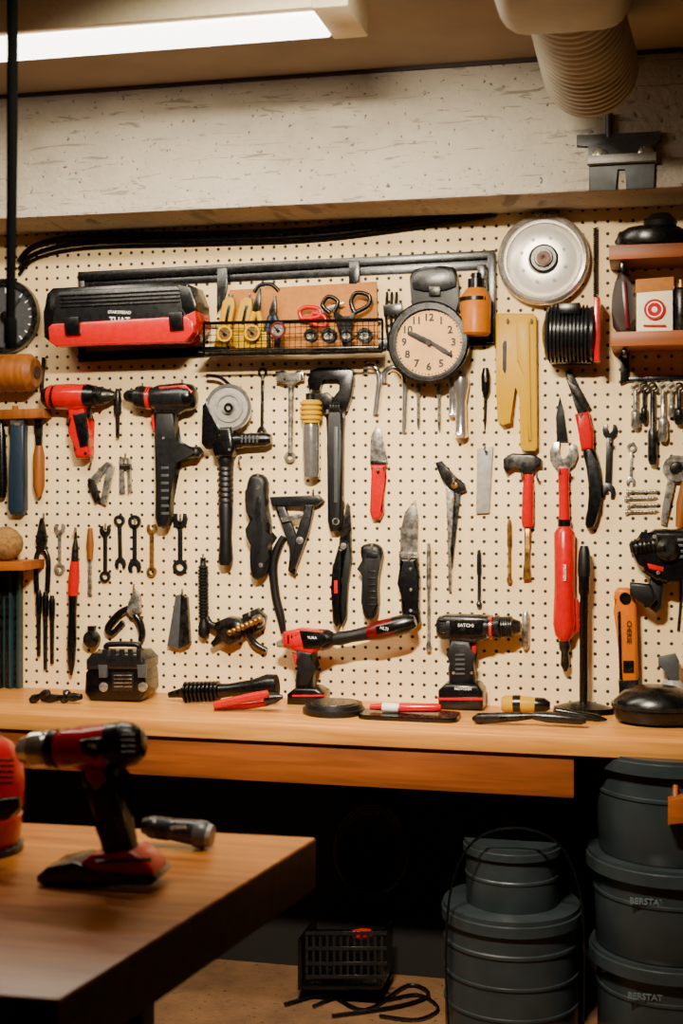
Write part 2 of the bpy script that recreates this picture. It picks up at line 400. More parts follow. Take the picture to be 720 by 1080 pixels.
A('toolbox','red and black plastic toolbox with white lettering on the rail','toolbox',[
 ('body','black',[P([(57,332),(60,313),(66,307),(188,301),(206,303),(213,322),(213,344),(206,358),(196,362),(64,364),(57,358)],6,50,2)]),
 ('front','red',[P([(54,346),(58,342),(199,334),(206,340),(207,351),(197,362),(62,366),(55,361)],50,17,2)],'glossy red lower front'),
 ('end_panel','red',[P([(196,338),(214,330),(215,344),(208,357),(197,362)],16,48,2)],'red lower end'),
 ('lid','dark',[P([(58,344),(60,314),(65,308),(188,302),(194,306),(200,334),(196,338),(60,346)],52,12,1.2)],'ribbed dark grey lid'),
 ('ridges','black',[P([(63,311+i*4),(190,305+i*4),(190,307+i*4),(63,313+i*4)],63,2.2,.5) for i in range(4)]),
 ('latch','black',[P([(68,335),(84,334),(85,353),(70,354)],64,7,1.5)]),('latch','black',[P([(178,330),(193,329),(194,348),(180,349)],64,7,1.5)]),
 ('side_cap','black',[P([(195,303),(208,306),(214,323),(214,330),(204,336),(199,328)],20,44,2)]),
 ('handle','black',[P([(84,312),(88,305),(166,300),(172,305),(170,311),(162,308),(94,312),(90,316)],40,8,2)]),
 ('lettering','whiteink',[X('TUAT',126,338,9,64.5,3,.3,.012),X('STARTFEEAD',126,329.5,4.5,64.5,3,.3,.0)],'white lettering')])
# basket
wires=[]
BX0=215
for i in range(32):
    x=BX0+1+i*5.95
    wires.append(T([(x,340-(x-210)*.022,48),(x,374-(x-210)*.022,48)],.4,48,0))
for yy in (347,354,361,368): wires.append(T([(BX0,yy,48),(403,yy-4,48)],.4,48,0))
for yy in (345,355,365): 
    wires.append(T([(BX0,yy,48),(BX0,yy,9)],.4,48,0));wires.append(T([(403,yy-4,48),(403,yy-4,9)],.4,48,0))
for i in range(12): wires.append(T([(BX0+i*17,374-i*.37,48),(BX0+i*17,370-i*.37,9)],.4,48,0))
A('wire_basket','black wire mesh basket holding small hand tools','basket',[
 ('rim','black',[T([(BX0,341,48),(403,337,48),(403,337,10),(BX0,341,10),(BX0,341,48)],1.8,48,0),T([(BX0,375,48),(403,371,48)],1.6,48,0),T([(BX0,341,48),(BX0,375,48)],1.4,48,0),T([(403,337,48),(403,371,48)],1.4,48,0)]),
 ('mesh','black',wires),
 ('tray','black',[P([(BX0,371),(403,367),(403,369),(BX0,373)],9.5,39,.2)])])
A('backing_board','tan cardboard panel standing behind the wire basket','board',[('board','card',[P([(242,306),(397,297),(399,366),(242,370)],6.2,2.5,.5)])])
def plier(x,y0,y1,col,lab,tilt=0,d=14):
    h=y1-y0;t=tilt
    A('pliers',lab,'pliers',[('handle',col,[T([(x-2+t*.4,y0+h*.4,d+4),(x-5+t*.2,y0+h*.65,d+4),(x-4,y1,d+4)],3.4,d+3)]),('handle',col,[T([(x+2+t*.4,y0+h*.4,d+4),(x+6+t*.2,y0+h*.65,d+4),(x+6,y1,d+4)],3.4,d+3)]),
     ('jaw','dsteel',[P([(x+t-1,y0),(x+t+1,y0),(x+4+t*.5,y0+h*.3),(x+2+t*.3,y0+h*.48),(x-3+t*.3,y0+h*.48),(x-4+t*.5,y0+h*.3)],d,5,1)])])
for k_,(x,tl,l) in enumerate(((232,12,'yellow utility knife standing in basket'),(249,14,'yellow handled cutter tilted in basket'))):
    A('utility_knife',l,'knife',[('handle','yellow',[P([(x-6,366),(x-6+tl*.8,318),(x-1+tl*.8,313),(x+6+tl*.8,315),(x+8+tl*.7,324),(x+7,367)],16+k_*3,8,2)]),('slider','black',[P([(x-1+tl*.45,342),(x-1+tl*.75,322),(x+2+tl*.75,322),(x+2+tl*.45,342)],24+k_*3,2,.4)]),('blade','steel',[P([(x-1+tl*.8,316),(x+3+tl*.9,308),(x+4+tl*.8,317)],19+k_*3,2,.3)])])
plier(268,304,366,'yellow','yellow handled pliers standing in the basket',6,20)
plier(286,312,366,'blue','blue handled pliers standing in the basket',4)
for cx,cy,c,l in ((237,352,'yellow','round brass gauge with yellow rim'),(266,351,'yellow','round brass gauge with pale dial'),(293,348,'darkred','small dark red round dial')):
    A('gauge',l+' on the basket','gauge',[('rim',c,[Rg(cx,cy,8.5,6.5,48.6,3)]),('dial','brass' if c=='yellow' else 'steel',[Dk(cx,cy,[(0,0),(7,0),(7,1.5),(0,1.5)],48.6)]),('knob','dsteel',[Dk(cx,cy,[(2,0),(2,3),(0,3.5)],50)]),('needle','ink',[P([(cx-5,cy-3),(cx-4,cy-4.5),(cx+2,cy),(cx+1,cy+1)],50.5,1,.1)])])
A('plastic_cap_box','small yellow boxed fasteners in basket','box',[('box','yellow',[P([(249,352),(282,350),(282,367),(249,368)],36,6,1)])])
for cx,r in ((328,7),(347,8),(366,7),(385,8)):
    A('socket','round steel socket piece lying in the basket','socket',[('ring','dsteel',[Rg(cx,354,r,r*.6,36,9)]),('core','steel',[Dk(cx,354,[(r*.6,0),(r*.6,5),(r*.25,5),(r*.25,3),(0,3)],36)])],group='sockets in the wire basket')
A('scissors','red handled scissors in the basket','scissors',[('handle','red',[T([(318,336),(316,328),(324,324),(336,326),(336,334),(318,336)],2.3,20)]),('handle','red',[T([(330,330),(328,340),(342,344),(342,334),(330,330)],2.3,20)]),('blade','steel',[P([(334,328),(362,318),(363,320),(336,332)],19,2,.4)])])
A('scissors','black handled steel shears standing in basket','scissors',[('handle','black',[T([(348,330),(340,322),(346,313),(356,318),(352,330)],2.4,22)]),('handle','black',[T([(374,330),(370,318),(376,309),(389,312),(388,322),(374,330)],2.4,22)]),('blade','dsteel',[P([(350,326),(362,366),(366,366),(376,326),(368,334),(362,334)],21,3,.5)])])
A('metal_hook','black bent wire hook above the board','hook',[('hook','black',[T([(268,308),(274,301),(286,300),(294,307)],2.2,9)])])
# beside clock
A('tool_pouch','black fabric tool pouch mounted on rail','pouch',[('pouch','rubber',[P([(433,300),(432,290),(440,282),(476,280),(483,288),(484,330),(478,345),(436,345)],6.5,9,3,1)]),('flap','dark',[P([(434,296),(440,284),(476,282),(482,292),(480,306),(436,308)],15,4,1.6,1)]),('clip','dsteel',[P(rect(452,302,464,312),18,2,.8)])])
A('hex_key','dark bundle of hex keys hanging beside the clock','hex keys',[('key','dsteel',[T([(x,308,6),(x-1,336,6),(x+2,366,6)],1.6,6)]) for x in (408,413,418)]+[('holder','black',[P([(404,322),(424,320),(424,332),(405,334)],4.5,6,1)])])
A('spray_bottle','amber plastic bottle with black cap by rail','bottle',[('body','amber',[L((501,354),(502,303),[(0,13),(.05,16),(.8,16),(.92,12),(1,8)],25)]),('cap','black',[L((502,304),(502,288),[(0,9),(.6,9),(.65,5),(1,5)],25)]),('strap','black',[L((501,318),(501,314),[(0,16.5),(1,16.5)],25)]),('bracket','black',[P([(504,280),(512,280),(512,300),(504,296)],8,14,1)])])
CD=21
ck=[('case','black',[('D',452,361,[(0,0),(41,0),(43,3),(43,12),(41,14),(37,14),(36,9),(0,9)],CD,False)]),('face','clockface',[Dk(452,361,[(0,0),(36.5,0),(36.5,1),(0,1)],CD+9)]),
 ('rim','dark',[Rg(452,361,38,35.5,CD+13,2)]),('wall_mount','black',[Dk(452,364,[(14,0),(14,CD-3),(0,CD-3)],4.2)])]
nums=[];ticks=[]
for i in range(1,13):
    a=math.radians(90-30*i);nums.append(X(str(i),452+26*math.cos(a),361-26*math.sin(a),11,CD+10.4,0,.15,.03))
for i in range(60):
    a=math.radians(6*i);c_,s_=math.cos(a),math.sin(a);w=.35 if i%5 else .8
    ticks.append(P([(452+33*c_-w*s_,361+33*s_+w*c_),(452+35*c_-w*s_,361+35*s_+w*c_),(452+35*c_+w*s_,361+35*s_-w*c_),(452+33*c_+w*s_,361+33*s_-w*c_)],CD+10,.4,0))
ck+=[('numerals','ink',nums),('minute_marks','ink',ticks),('hour_hand','ink',[P([(448,362.5),(430,353),(429,350),(432,349.5),(438,351),(455,359.5)],CD+11.5,.8,.2)]),
 ('minute_hand','ink',[P([(444,355.5),(446,354.5),(470,368),(477,375),(474,375),(466,371)],CD+12.5,.8,.2)]),('hub','ink',[Dk(452,361,[(3.2,0),(3.2,4),(0,4)],CD+11)])]
A('wall_clock','round black wall clock with tan numbered dial','clock',ck)
A('cable_reel','round shiny steel reel disc with raised rim and dark hub','reel',[
 ('rim','satin',[('D',573,274,[(0,0),(43,0),(46.5,2),(47.8,6),(47.8,14),(46.5,17),(44,18.5),(41,17.5),(39,14),(38,8),(0,8)],.1,False)]),
 ('disc','satinwhite',[('D',573,274,[(0,0),(38.5,0),(38.5,2),(34,5),(28,7),(22,8),(16,8),(13,5),(0,5)],8,False)]),
 ('hub','dsteel',[('D',573,272,[(15,0),(15,5),(13,7),(10,7),(9,12),(4,12),(4,6),(0,6)],13,False)]),('hub_core','rust',[Dk(573,272,[(7.5,0),(7.5,2),(4,2.5),(0,1)],24)]),
 ('bolt_holes','dsteel',[Dk(573+24*math.cos(a),274+24*math.sin(a),[(1.8,0),(1.8,1),(0,1)],15.6) for a in [i*math.pi/4+.3 for i in range(8)]])])
A('electric_motor','dark ribbed cylindrical motor with red end panel','motor',[('body','dark',[L((575,352),(627,352),[(0,22),(.03,27),(.08,29)]+ribs(.10,.88,10,27,30.5)+[(.92,29),(.97,29),(1,26)],30)]),('side_panel','red',[P([(627,316),(633,316),(633,383),(627,383)],4,44,1)]),
 ('mount_foot','black',[P(rect(580,378,624,384),.1,34,1)]),('terminal_box','black',[P([(590,322),(612,321),(612,332),(590,333)],26,34,2)]),('end_cap','dsteel',[L((572,352),(577,352),[(0,8),(.5,18),(1,22)],30)])])
A('metal_spring','dark coiled spring hanging by the motor','spring',[('spring','dsteel',[T([(628+2.2*math.cos(i*1.57),240+i*.6,4+2.2*math.sin(i*1.57)) for i in range(120)],.8,4,0)])])
A('frame_clamp','large bright yellow plastic clamp frame with slot','clamp',[('frame','yellow',[P([(523,334),(526,331),(562,331),(566,335),(567,472),(564,476),(553,476),(549,472),(548,420),(546,408),(542,408),(540,446),(530,449),(525,444),(523,400)],.1,12,1.6)]),
 ('slot','ink',[P([(530,362),(532,359),(534,360),(533.5,390),(532,394),(530,390)],12,.8,.2,0)]),('ridge','yellow',[P([(544,340),(558,339),(560,464),(557,466),(555,400),(545,380)],12,2,.9)])])
# ---------------------------------------------------------------- shelves at right
A('wall_shelf','brown wooden shelf on black bracket, upper one','shelf',[('board','woodshelf',[P([(643,265),(760,261),(760,275),(643,280)],.1,75,1)]),('bracket','black',[P([(652,281),(661,281),(661,340),(652,340)],.1,5,1),P([(655,281),(659,281),(659,290),(655,290)],5,60,.5)])])
A('wall_shelf','brown wooden shelf on black bracket, holding cartons','shelf',[('board','woodshelf',[P([(645,354),(760,351),(760,366),(645,369)],.1,75,1)]),('bracket','black',[P([(654,370),(663,370),(663,402),(654,406)],.1,5,1),P([(657,370),(661,370),(661,378),(657,378)],5,60,.5)])])
sz1=W(680,263.2,38).z;sz2=W(680,352.8,38).z
A('rotary_sander','black round power tool lying on the shelf','sander',[('base','black',[L((688,255),(688,236),[(0,36),(.3,38),(.7,36),(1,26)],45,.7)]),('knob','rubber',[L((696,236),(696,222),[(0,16),(.4,18),(1,10)],45)]),('cord','black',[T([(655,246,45),(650,252,45),(660,254,60)],2.2,45)])],snap=sz1)
A('carton','small cream carton with red round emblem on shelf','carton',[('box','cream',[P([(671,308),(709,306),(709,352),(671,352)],20,34,1)]),('lid','card',[P([(670,297),(710,294),(710,308),(670,311)],18,37,.8)]),
 ('logo','red',[Dk(690,326,[(11,0),(11,.6),(0,.6)],54),P(rect(678,342,702,344),54,.6,0)]),('logo_mark','whiteink',[Rg(690,326,8.5,7.3,54.6,.6),Dk(690,326,[(3,0),(3,.6),(0,.6)],54.6)])],snap=sz2)
A('leather_pouch','dark brown leather pouch slumped on shelf','pouch',[('pouch','leather',[P([(647,352),(644,320),(650,290),(658,284),(666,292),(670,330),(668,352)],30,20,6,1)]),('strap','darkred',[P([(655,296),(660,296),(664,345),(659,346)],49,3,1)])],snap=sz2)
A('tin_can','dark metal can standing beside the carton','can',[('can','dsteel',[L((718,352),(718,305),[(0,9),(.05,10),(.95,10),(1,9)],40)]),('cap','brass',[L((718,304),(718,296),[(0,7),(1,6)],40)])],snap=sz2)
A('hook_rail','thin black hook rail below the shelf','rail',[('bar','black',[P([(662,398),(735,395),(735,400),(662,403)],.1,4,.8)])])
for x,y1,r,c,l in ((670,452,5,'steel','slim steel socket driver'),(679,446,3.4,'dsteel','slim dark socket driver'),(688,490,5,'dsteel','long dark socket driver'),(699,466,5,'steel','steel socket driver'),(708,440,3.4,'steel','short thin driver'),(716,448,5,'dsteel','dark socket driver')):
    A('socket_driver',l+' hanging from the hook rail','driver',[('ring',c,[Rg(x,408,5,2.8,5,3)]),('shaft',c,[L((x,412),(x,y1),[(0,2.2),(.15,r*.55),(.5,r*.5),(.55,r*.9),(.6,r),(.93,r),(1,r*.7)],6.5)])],group='drivers under the shelf')
# ---------------------------------------------------------------- left side pieces
A('round_gauge','round framed dial with pointer on the pegboard','dial',[('rim','dsteel',[('D',6,334,[(0,0),(37,0),(39,4),(39,12),(33,12),(32,6),(0,6)],.1,False)]),('face','grey',[Dk(6,334,[(32,0),(32,1),(0,1)],6)]),('marks','whiteink',[P([(6+25*math.cos(a)-.7*math.sin(a),334+25*math.sin(a)+.7*math.cos(a)),(6+30*math.cos(a)-.7*math.sin(a),334+30*math.sin(a)+.7*math.cos(a)),(6+30*math.cos(a)+.7*math.sin(a),334+30*math.sin(a)-.7*math.cos(a)),(6+25*math.cos(a)+.7*math.sin(a),334+25*math.sin(a)-.7*math.cos(a))],7.1,.5,0) for a in [i*math.pi/10 for i in range(20)]]),('pointer','ink',[P([(4,335),(20,314),(22,315),(8,337)],8,1,.2)]),('hub','black',[Dk(6,334,[(6,0),(6,4),(0,5)],7)])])
A('wooden_roller','tan wooden roller lying against the pegboard','roller',[('barrel','woodhandle',[L((-20,394),(38,393),[(0,17),(.04,20),(.9,20),(1,15)])]),('core','leather',[L((36,393),(40,393),[(0,7),(1,7)],20)]),('peg','dsteel',[L((46,377),(44,412),[(0,2),(1,2)],4)])])
A('tool_holder','wooden tool holder bar fixed on pegboard','holder',[('bar','woodhandle',[P([(-10,433),(50,431),(51,441),(-10,443)],.1,18,1.5)]),('peg','woodhandle',[L((16,440,14),(16,428,14),3)])])
A('paint_scraper','slate blue handled scraper hanging on wooden bar','scraper',[('handle','blue',[P([(12,446),(16,443),(24,443),(28,447),(27,490),(28,537),(25,543),(13,543),(10,537),(12,490)],.1,12,3,0)]),('ferrule','steel',[P(rect(13,440,26,449),1,12,1)])])
A('chisel','slim brown wooden handled chisel on holder','chisel',[('handle','woodhandle',[L((41,470),(41,524),[(0,4),(.2,6),(.8,6),(1,3)],6)]),('blade','dsteel',[P([(37,442),(45,442),(44,472),(38,472)],4,4,.5)])])
A('file_tool','black handled file hanging on holder','file',[('handle','black',[L((1,443),(2,525),[(0,2),(.2,5),(.8,6),(1,4)],6)])])
A('corner_shelf','small wooden shelf on the pegboard','shelf',[('board','woodshelf',[P([(-20,592),(36,591),(36,600),(-20,601)],.1,50,1)])])
A('twine_ball','round ball of brown twine on shelf','twine',[('ball','twine',[L((6,592),(6,556),[(0,4),(.1,11),(.3,17),(.5,18.5),(.7,17),(.9,11),(1,4)],28)])],snap=W(6,591.3,25).z)
for i in range(8):
    x=-5+i*3.7
    A('metal_strip','thin dark teal metal strip standing on bench','strip',[('strip','teal' if i%2 else 'dsteel',[P([(x-1.3,601+i%3),(x+1.3,601+i%3),(x+1.3,725),(x-1.3,725)],.3,8+i%3*3,.4)])],snap=BZ,group='thin strips standing on the bench')
# ---------------------------------------------------------------- power tools on wall
A('cordless_drill','red and black cordless drill hanging on pegboard','drill',[
 ('body','red',[L((49,419),(100,418),[(0,8),(.04,11),(.1,13),(.5,14),(.85,12.5),(1,10)],14.5),P([(52,408),(94,405),(98,412),(96,430),(84,434),(56,430)],3,19,5)]),
 ('rear_cap','black',[L((46,419),(60,419),[(0,8),(.3,11.5),(1,13.8)],14.5)]),
 ('chuck','dsteel',[L((98,418),(121,417),[(0,10),(.1,11)]+ribs(.12,.5,4,9.2,10)+[(.55,8),(.75,7),(1,4)],14.5)]),
 ('collar','black',[L((91,418),(101,418),[(0,13.2),(1,11.5)],14.5)]),
 ('handle','red',[P([(73,428),(93,426),(92,444),(96,462),(98,480),(93,484),(82,484),(79,476),(80,455),(74,442)],4,16,5)]),
 ('grip','black',[P([(77,437),(91,435),(94,460),(93,470),(85,472),(82,456)],17.5,5,1.5)]),
 ('trigger','black',[P([(92,430),(97,430),(96,441),(92,444)],9,7,1)]),
 ('label_plate','black',[P([(62,411),(88,409),(86,425),(62,426)],20,3,.6)]),('lettering','whiteink',[X('TVAFT',74,416,5.5,23.2)]),
 ('screws','dsteel',screws([(92,428),(90,478)],20.5,1.5)),('seam','darkred',[P([(60,428),(94,426),(94,427),(60,429)],21.5,.8,.1)])])
A('drill_bit','dark drill bit holder on the pegboard','drill bit',[('bit','dsteel',[L((124,410),(124,462),[(0,2),(.1,4),(.5,4),(.55,2.4),(1,2)])])])
A('cordless_drill','large black cordless drill with red accents and long grip','drill',[
 ('body','dark',[L((160,420),(205,418),[(0,11),(.2,14),(.7,15),(.9,13.5),(1,9)],15.5),P([(160,409),(196,406),(203,411),(202,430),(190,437),(166,436)],3,21,5)]),
 ('accent','red',[P([(168,408),(196,406),(203,412),(202,422),(194,428),(188,424),(170,425)],20,7,1.5)]),
 ('label_plate','black',[P([(172,412),(192,411),(190,421),(172,422)],26,2,.5)]),
 ('rear_cap','black',[L((196,419),(207,418),[(0,14.5),(.5,14),(.8,12),(1,7)],15.5)]),
 ('chuck','dsteel',[L((160,420),(131,417),[(0,11),(.1,12.5)]+ribs(.14,.5,5,11,12)+[(.55,11),(.6,8),(.9,6),(1,3)],16)]),('collar','red',[L((156,420),(160,420),[(0,12.4),(1,12.4)],16)]),
 ('handle','rubber',[P([(163,432),(188,432),(186,450),(183,468),(190,472),(210,471),(214,477),(210,483),(184,484),(181,500),(182,545),(178,556),(168,556),(165,545),(167,500),(166,460)],3,17,5)]),
 ('grip','grey',[P(rect(170,492+i*8,178,495+i*8),19.5,1.5,.4) for i in range(7)]),
 ('trigger','red',[P([(160,438),(165,436),(167,454),(162,456)],9,7,1)]),
 ('lettering','whiteink',[X('TLTAL',182,416.5,5,28.2)]),('screws','steel',screws([(166,430),(172,462)],21,1.5)),('vents','black',vents(170,429,4,4.5,0,2,5,23.5,1))])
A('angle_grinder','black angle grinder with grey cutting disc','grinder',[
 ('disc','lightgrey',[('D',241,430,[(0,0),(24,0),(24,2),(16,3),(15,5),(13,5),(12,3),(7,3),(6,8),(0,8)],16,False)]),('disc_edge','chrome',[Rg(241,430,25,21.5,15.5,4)]),('arbor','black',[Dk(241,430,[(5,0),(5,3),(2.5,3),(2.5,1),(0,1)],23)]),
 ('guard','black',[P([(216,428),(220,424),(224,440),(236,456),(228,468),(220,474),(215,468)],4,20,3)]),
 ('body','black',[L((232,466),(286,463),[(0,8),(.3,9),(.5,7.5),(.9,7.5),(1,5)],12),P([(222,452),(246,450),(250,474),(246,482),(228,482)],3,19,4)]),
 ('handle','rubber',[L((238,478),(238,596),[(0,8),(.08,9)]+ribs(.12,.45,7,7,8.2)+[(.5,8),(.75,6.5),(.95,8),(1,6)])]),
 ('lever','dsteel',[T([(218,396),(232,398),(244,408)],2,14)]),('screws','steel',screws([(230,458),(242,474)],22,1.6)),('vents','grey',vents(254,459,5,4,0,2,8,20,1.4))])
A('hand_wrench','small steel hook wrench on the pegboard','wrench',[('wrench','dsteel',wrench((277,393),(276,455),5,1.6,'rj'))])
A('claw_hammer','steel double ended hammer on pegboard','hammer',[('head','steel',[P([(291,392),(300,391),(303,396),(312,396),(314,391),(321,392),(321,402),(314,402),(310,407),(304,407),(300,403),(292,404)],.1,9,2)]),('shaft','steel',[L((307,405),(306,478),[(0,3.4),(.6,2.8),(1,2.8)],4.5)]),('end_ring','steel',[Rg(306,482,6,3,.1,5)])])
A('blow_torch','steel torch tube with yellow threaded collar','torch',[('tube','chrome',[L((328,445),(328,503),[(0,8),(.1,9),(.9,9),(1,8)],11)]),('collar','yellow',[L((328,422),(328,446),[(0,9)]+ribs(.05,.9,4,10,12)+[(1,10)],12)]),('neck','dsteel',[L((327,415),(327,424),5,12)])])
A('pipe_wrench','large black adjustable pipe wrench with squared jaw','wrench',[
 ('head','black',[P([(325,402),(328,391),(336,388),(366,387),(373,391),(374,402),(371,420),(366,434),(343,436),(334,428),(331,418),(342,420),(354,420),(360,413),(361,402),(357,399),(342,399),(339,403),(338,412),(327,413)],.1,11,1.6)]),
 ('jaw','dsteel',[P([(329,416),(346,414),(352,421),(350,428),(334,427)],3,9.5,1)]),
 ('nut','dsteel',[L((348,430),(360,430),ribs(0,1,4,5,6),10)]),
 ('handle','rubber',[P([(344,432),(364,432),(362,470),(362,550),(358,561),(349,561),(346,550),(346,470)],.1,13,4)]),
 ('strip','grey',[P(rect(352,450,356,530),13,1,.3)]),('end_hole','steel',[Rg(354,550,4,2.5,12.6,1.5)])])
for nm,pts in (('hook with a curved end',[(396,437),(398,420),(400,400),(395,387),(387,386),(385,395)]),('hook with a wide curl',[(405,404),(406,393),(414,388),(423,392),(427,404),(426,456)])):
    A('steel_hook','polished steel '+nm+' on pegboard','hook',[('hook','chrome',[T(pts,[3.4]*(len(pts)-1)+[2.6],3.4)])],group='steel hooks on the pegboard')
for x,y0,y1 in ((441,405,452),(463,405,455)):
    A('metal_rod','thin dark steel rod tool on pegboard','rod',[('rod','steel',[L((x,y0),(x,y1),[(0,3),(.25,3),(.3,1.8),(.9,1.8),(1,.8)])])])
for x,y0,y1,r in ((477,398,440,5),(486,398,462,8)):
    A('socket_bit','polished chrome socket hanging on pegboard','socket',[('socket','chrome',[L((x,y0),(x,y1),[(0,r),(.1,r*1.1),(.35,r*.8),(.4,r*.7),(.9,r*.8),(.95,r*.95),(1,r*.7)])])],group='chrome sockets')
A('awl','thin dark awl hanging on the pegboard','awl',[('shaft','dsteel',[L((512,415),(511,455),[(0,2),(.7,1.5),(1,.5)])]),('handle','black',[L((512,388),(512,418),[(0,3),(.3,5),(.8,4.5),(1,2.5)])])])
A('putty_knife','small knife with triangular blade and red handle','knife',[('blade','steel',[P([(397,449),(402,455),(409,488),(390,490),(391,460)],2,2,.5)]),('bolster','dsteel',[P(rect(391,486,408,492),1,6,1)]),('handle','red',[P([(391,490),(408,490),(404,505),(405,540),(401,548),(393,548),(390,540),(392,505)],.1,9,3)])])
A('paint_scraper','long pale metal scraper blade on pegboard','scraper',[('blade','lightgrey',[P([(503,473),(520,471),(516,541),(502,542)],.1,4,1)])])
A('folding_tool','steel triangular folding tool on the pegboard','pliers',[('arm','steel',[P([(112,487),(118,488),(100,514),(94,506)],.1,4,1)]),('arm','steel',[P([(114,487),(121,492),(112,533),(106,530)],.1,5,1)]),('foot','dsteel',[P([(94,504),(100,506),(106,528),(101,531),(93,512)],.1,6,1)])])
A('folding_tool','small steel spring clip on the pegboard','clip',[('arm','steel',[P([(126,484),(130,482),(132,520),(126,521)],.1,4,1)]),('arm','steel',[P([(134,482),(138,484),(139,518),(135,522)],.1,4,1)]),('pivot','dsteel',[L((127,492),(138,492),3,4)])])
# small row
A('pliers','black needle nose pliers with curved grips','pliers',[('jaw','dsteel',[P([(43,546),(46,548),(50,570),(47,582),(41,582),(38,570)],.1,6,1.5)]),('handle','black',[T([(41,580),(38,592),(39,624)],2.8)]),('handle','black',[T([(47,580),(51,592),(50,624)],2.8)])])
A('spanner','small steel spanner on the pegboard','spanner',[('spanner','steel',wrench((63,558),(63,600),6,1.6))],group='small spanners on the pegboard')
A('screwdriver','long black screwdriver with red grip band','screwdriver',[('tip','dsteel',[L((79,592),(80,557),[(0,4),(.4,3.5),(.7,1.6),(1,.8)])]),('handle','red',[L((77,628),(79,592),[(0,5.5),(.5,6),(1,4.5)],6)]),('lower_grip','black',[L((77,628),(75,712),[(0,5),(.2,4.2),(.6,5),(.85,4),(1,1.5)],6)])])
A('chisel','thin wooden chisel on the pegboard','chisel',[('handle','woodhandle',[L((95,557),(95,590),[(0,2.5),(.5,4),(1,3)])]),('blade','steel',[P([(93.5,590),(96.5,590),(97,628),(93,628)],.1,3.5,.4)])])
A('spanner','black ring spanner on pegboard','spanner',[('spanner','dark',wrench((111,560),(111,608),6,2))],group='small spanners on the pegboard')
A('spanner','black hanging key spanner with ring top','spanner',[('spanner','dark',wrench((126,549),(127,594),6,2,'rj'))],group='small spanners on the pegboard')
A('spanner','wide black ring spanner with slim shaft','spanner',[('spanner','dark',wrench((142,550),(142,597),7,2.2,'rj'))],group='small spanners on the pegboard')
A('spanner','brownish worn spanner on the pegboard','spanner',[('spanner','brass',wrench((160,558),(160,603),5.5,2.2,'jr'))],group='small spanners on the pegboard')
A('spanner','black double open spanner on the pegboard','spanner',[('spanner','dark',wrench((190,549),(190,598),8,2.4,'jr'))],group='small spanners on the pegboard')
for x,y0,y1 in ((41,622,692),(48,624,706),(55,628,700)):
    A('needle_file','narrow black needle file on pegboard','file',[('handle','black',[L((x,y0),(x,y0+30),[(0,2),(.2,3.4),(.8,3),(1,1.6)])]),('blade','dsteel',[P([(x-2,y0+28),(x+2,y0+28),(x+1.4,y1),(x-1.4,y1)],.1,3.5,.4)])],group='needle files')
A('crimping_pliers','black crimping pliers with steel jaws spread','pliers',[('jaw','steel',[P([(142,622),(148,627),(149,645),(140,652),(134,644),(138,636)],.1,8,1.5)]),('handle','black',[T([(140,640),(126,647),(114,662),(118,668),(130,656)],[3.5,4,4,3,3],4.5)]),('handle','black',[T([(142,648),(147,655),(150,668),(148,676)],[4,4,4,3],4.5)]),('pivot','steel',[Dk(141,644,[(4,0),(4,2),(0,3)],8)])])
A('wood_clamp','grey tapered clamp hanging on the pegboard','clamp',[('side','grey',[P([(186,628),(192,626),(189,684),(177,681)],.1,7,1)]),('side','dsteel',[P([(192,627),(198,630),(201,679),(190,684)],.1,9,1)])])
A('threaded_rod','black threaded rod on the pegboard','rod',[('rod','rubber',[L((214,588),(215,673),[(0,3),(.08,3)]+ribs(.1,.75,16,4,5.5)+[(.78,4),(.85,6),(.95,6),(1,3)])])])
A('pipe_clamp','dark metal pipe clamp with brass screw','clamp',[
 ('body','dsteel',[P([(228,656),(242,650),(256,652),(262,662),(256,674),(244,680),(232,674)],.1,16,2),P([(256,648),(272,641),(281,650),(279,662),(270,668),(270,656),(262,656),(260,664)],.1,12,2)]),
 ('threaded_bolt','brass',[L((240,668),(276,652),ribs(0,1,8,2.6,3.6),20)]),('arm','dsteel',[T([(234,664),(222,658),(218,651)],[4.5,3.5,3],8)]),('arm','dsteel',[T([(262,664),(268,678),(281,686)],[4.5,3.5,3],6)]),
 ('knob','black',[Dk(247,664,[(8,0),(8,4),(4,6),(0,6)],16)]),('ring','steel',[Rg(272,655,7,4,12,3)]),('nozzle','black',[L((236,670),(224,680),[(0,6),(1,3)],10)])])
A('magnet_puck','small dark round magnet on pegboard','magnet',[('disc','dsteel',[Dk(97,674,[(4,0),(4,4),(9,4),(9,9),(5,11),(0,11)],.1)]),('stud','black',[P([(93,660),(101,660),(100,668),(94,668)],.1,7,1)])])
# middle black tools
A('hand_saw_grip','black moulded saw grip on pegboard','grip',[('grip_body','rubber',[P([(262,505),(268,499),(280,501),(284,512),(281,530),(284,548),(287,556),(284,570),(286,594),(281,608),(271,613),(264,606),(266,580),(268,560),(262,545),(260,522)],.1,16,6,1)]),('screws','steel',screws([(272,514),(275,596)],16,2.4)),('inlay','dark',[P([(270,524),(276,524),(274,545),(277,556),(274,585),(270,585),(272,560),(268,545)],16,1,.4,1)])])
A('bar_clamp','black folding bar clamp with angled legs','clamp',[('top_arm','dark',[P([(285,524),(336,522),(342,528),(336,533),(322,534),(288,534)],.1,10,2)]),('leg','dark',[P([(290,532),(300,532),(316,572),(312,607),(304,602),(308,576)],.1,8,2)]),('leg','dark',[P([(322,532),(332,532),(326,560),(312,600),(306,602),(314,560)],4,8,2)]),('link','steel',[P([(296,546),(326,540),(327,545),(298,551)],8,4,.6)]),('pivot','steel',[Dk(316,570,[(4,0),(4,2),(0,3)],11.5)])])
A('rubber_hose','short curved black rubber hose on pegboard','hose',[('hose','rubber',[T([(299,566),(292,580),(288,600),(291,630),(296,650),(299,668)],[3.5,4.5,4.8,4.8,4.5,3],4.8)])])
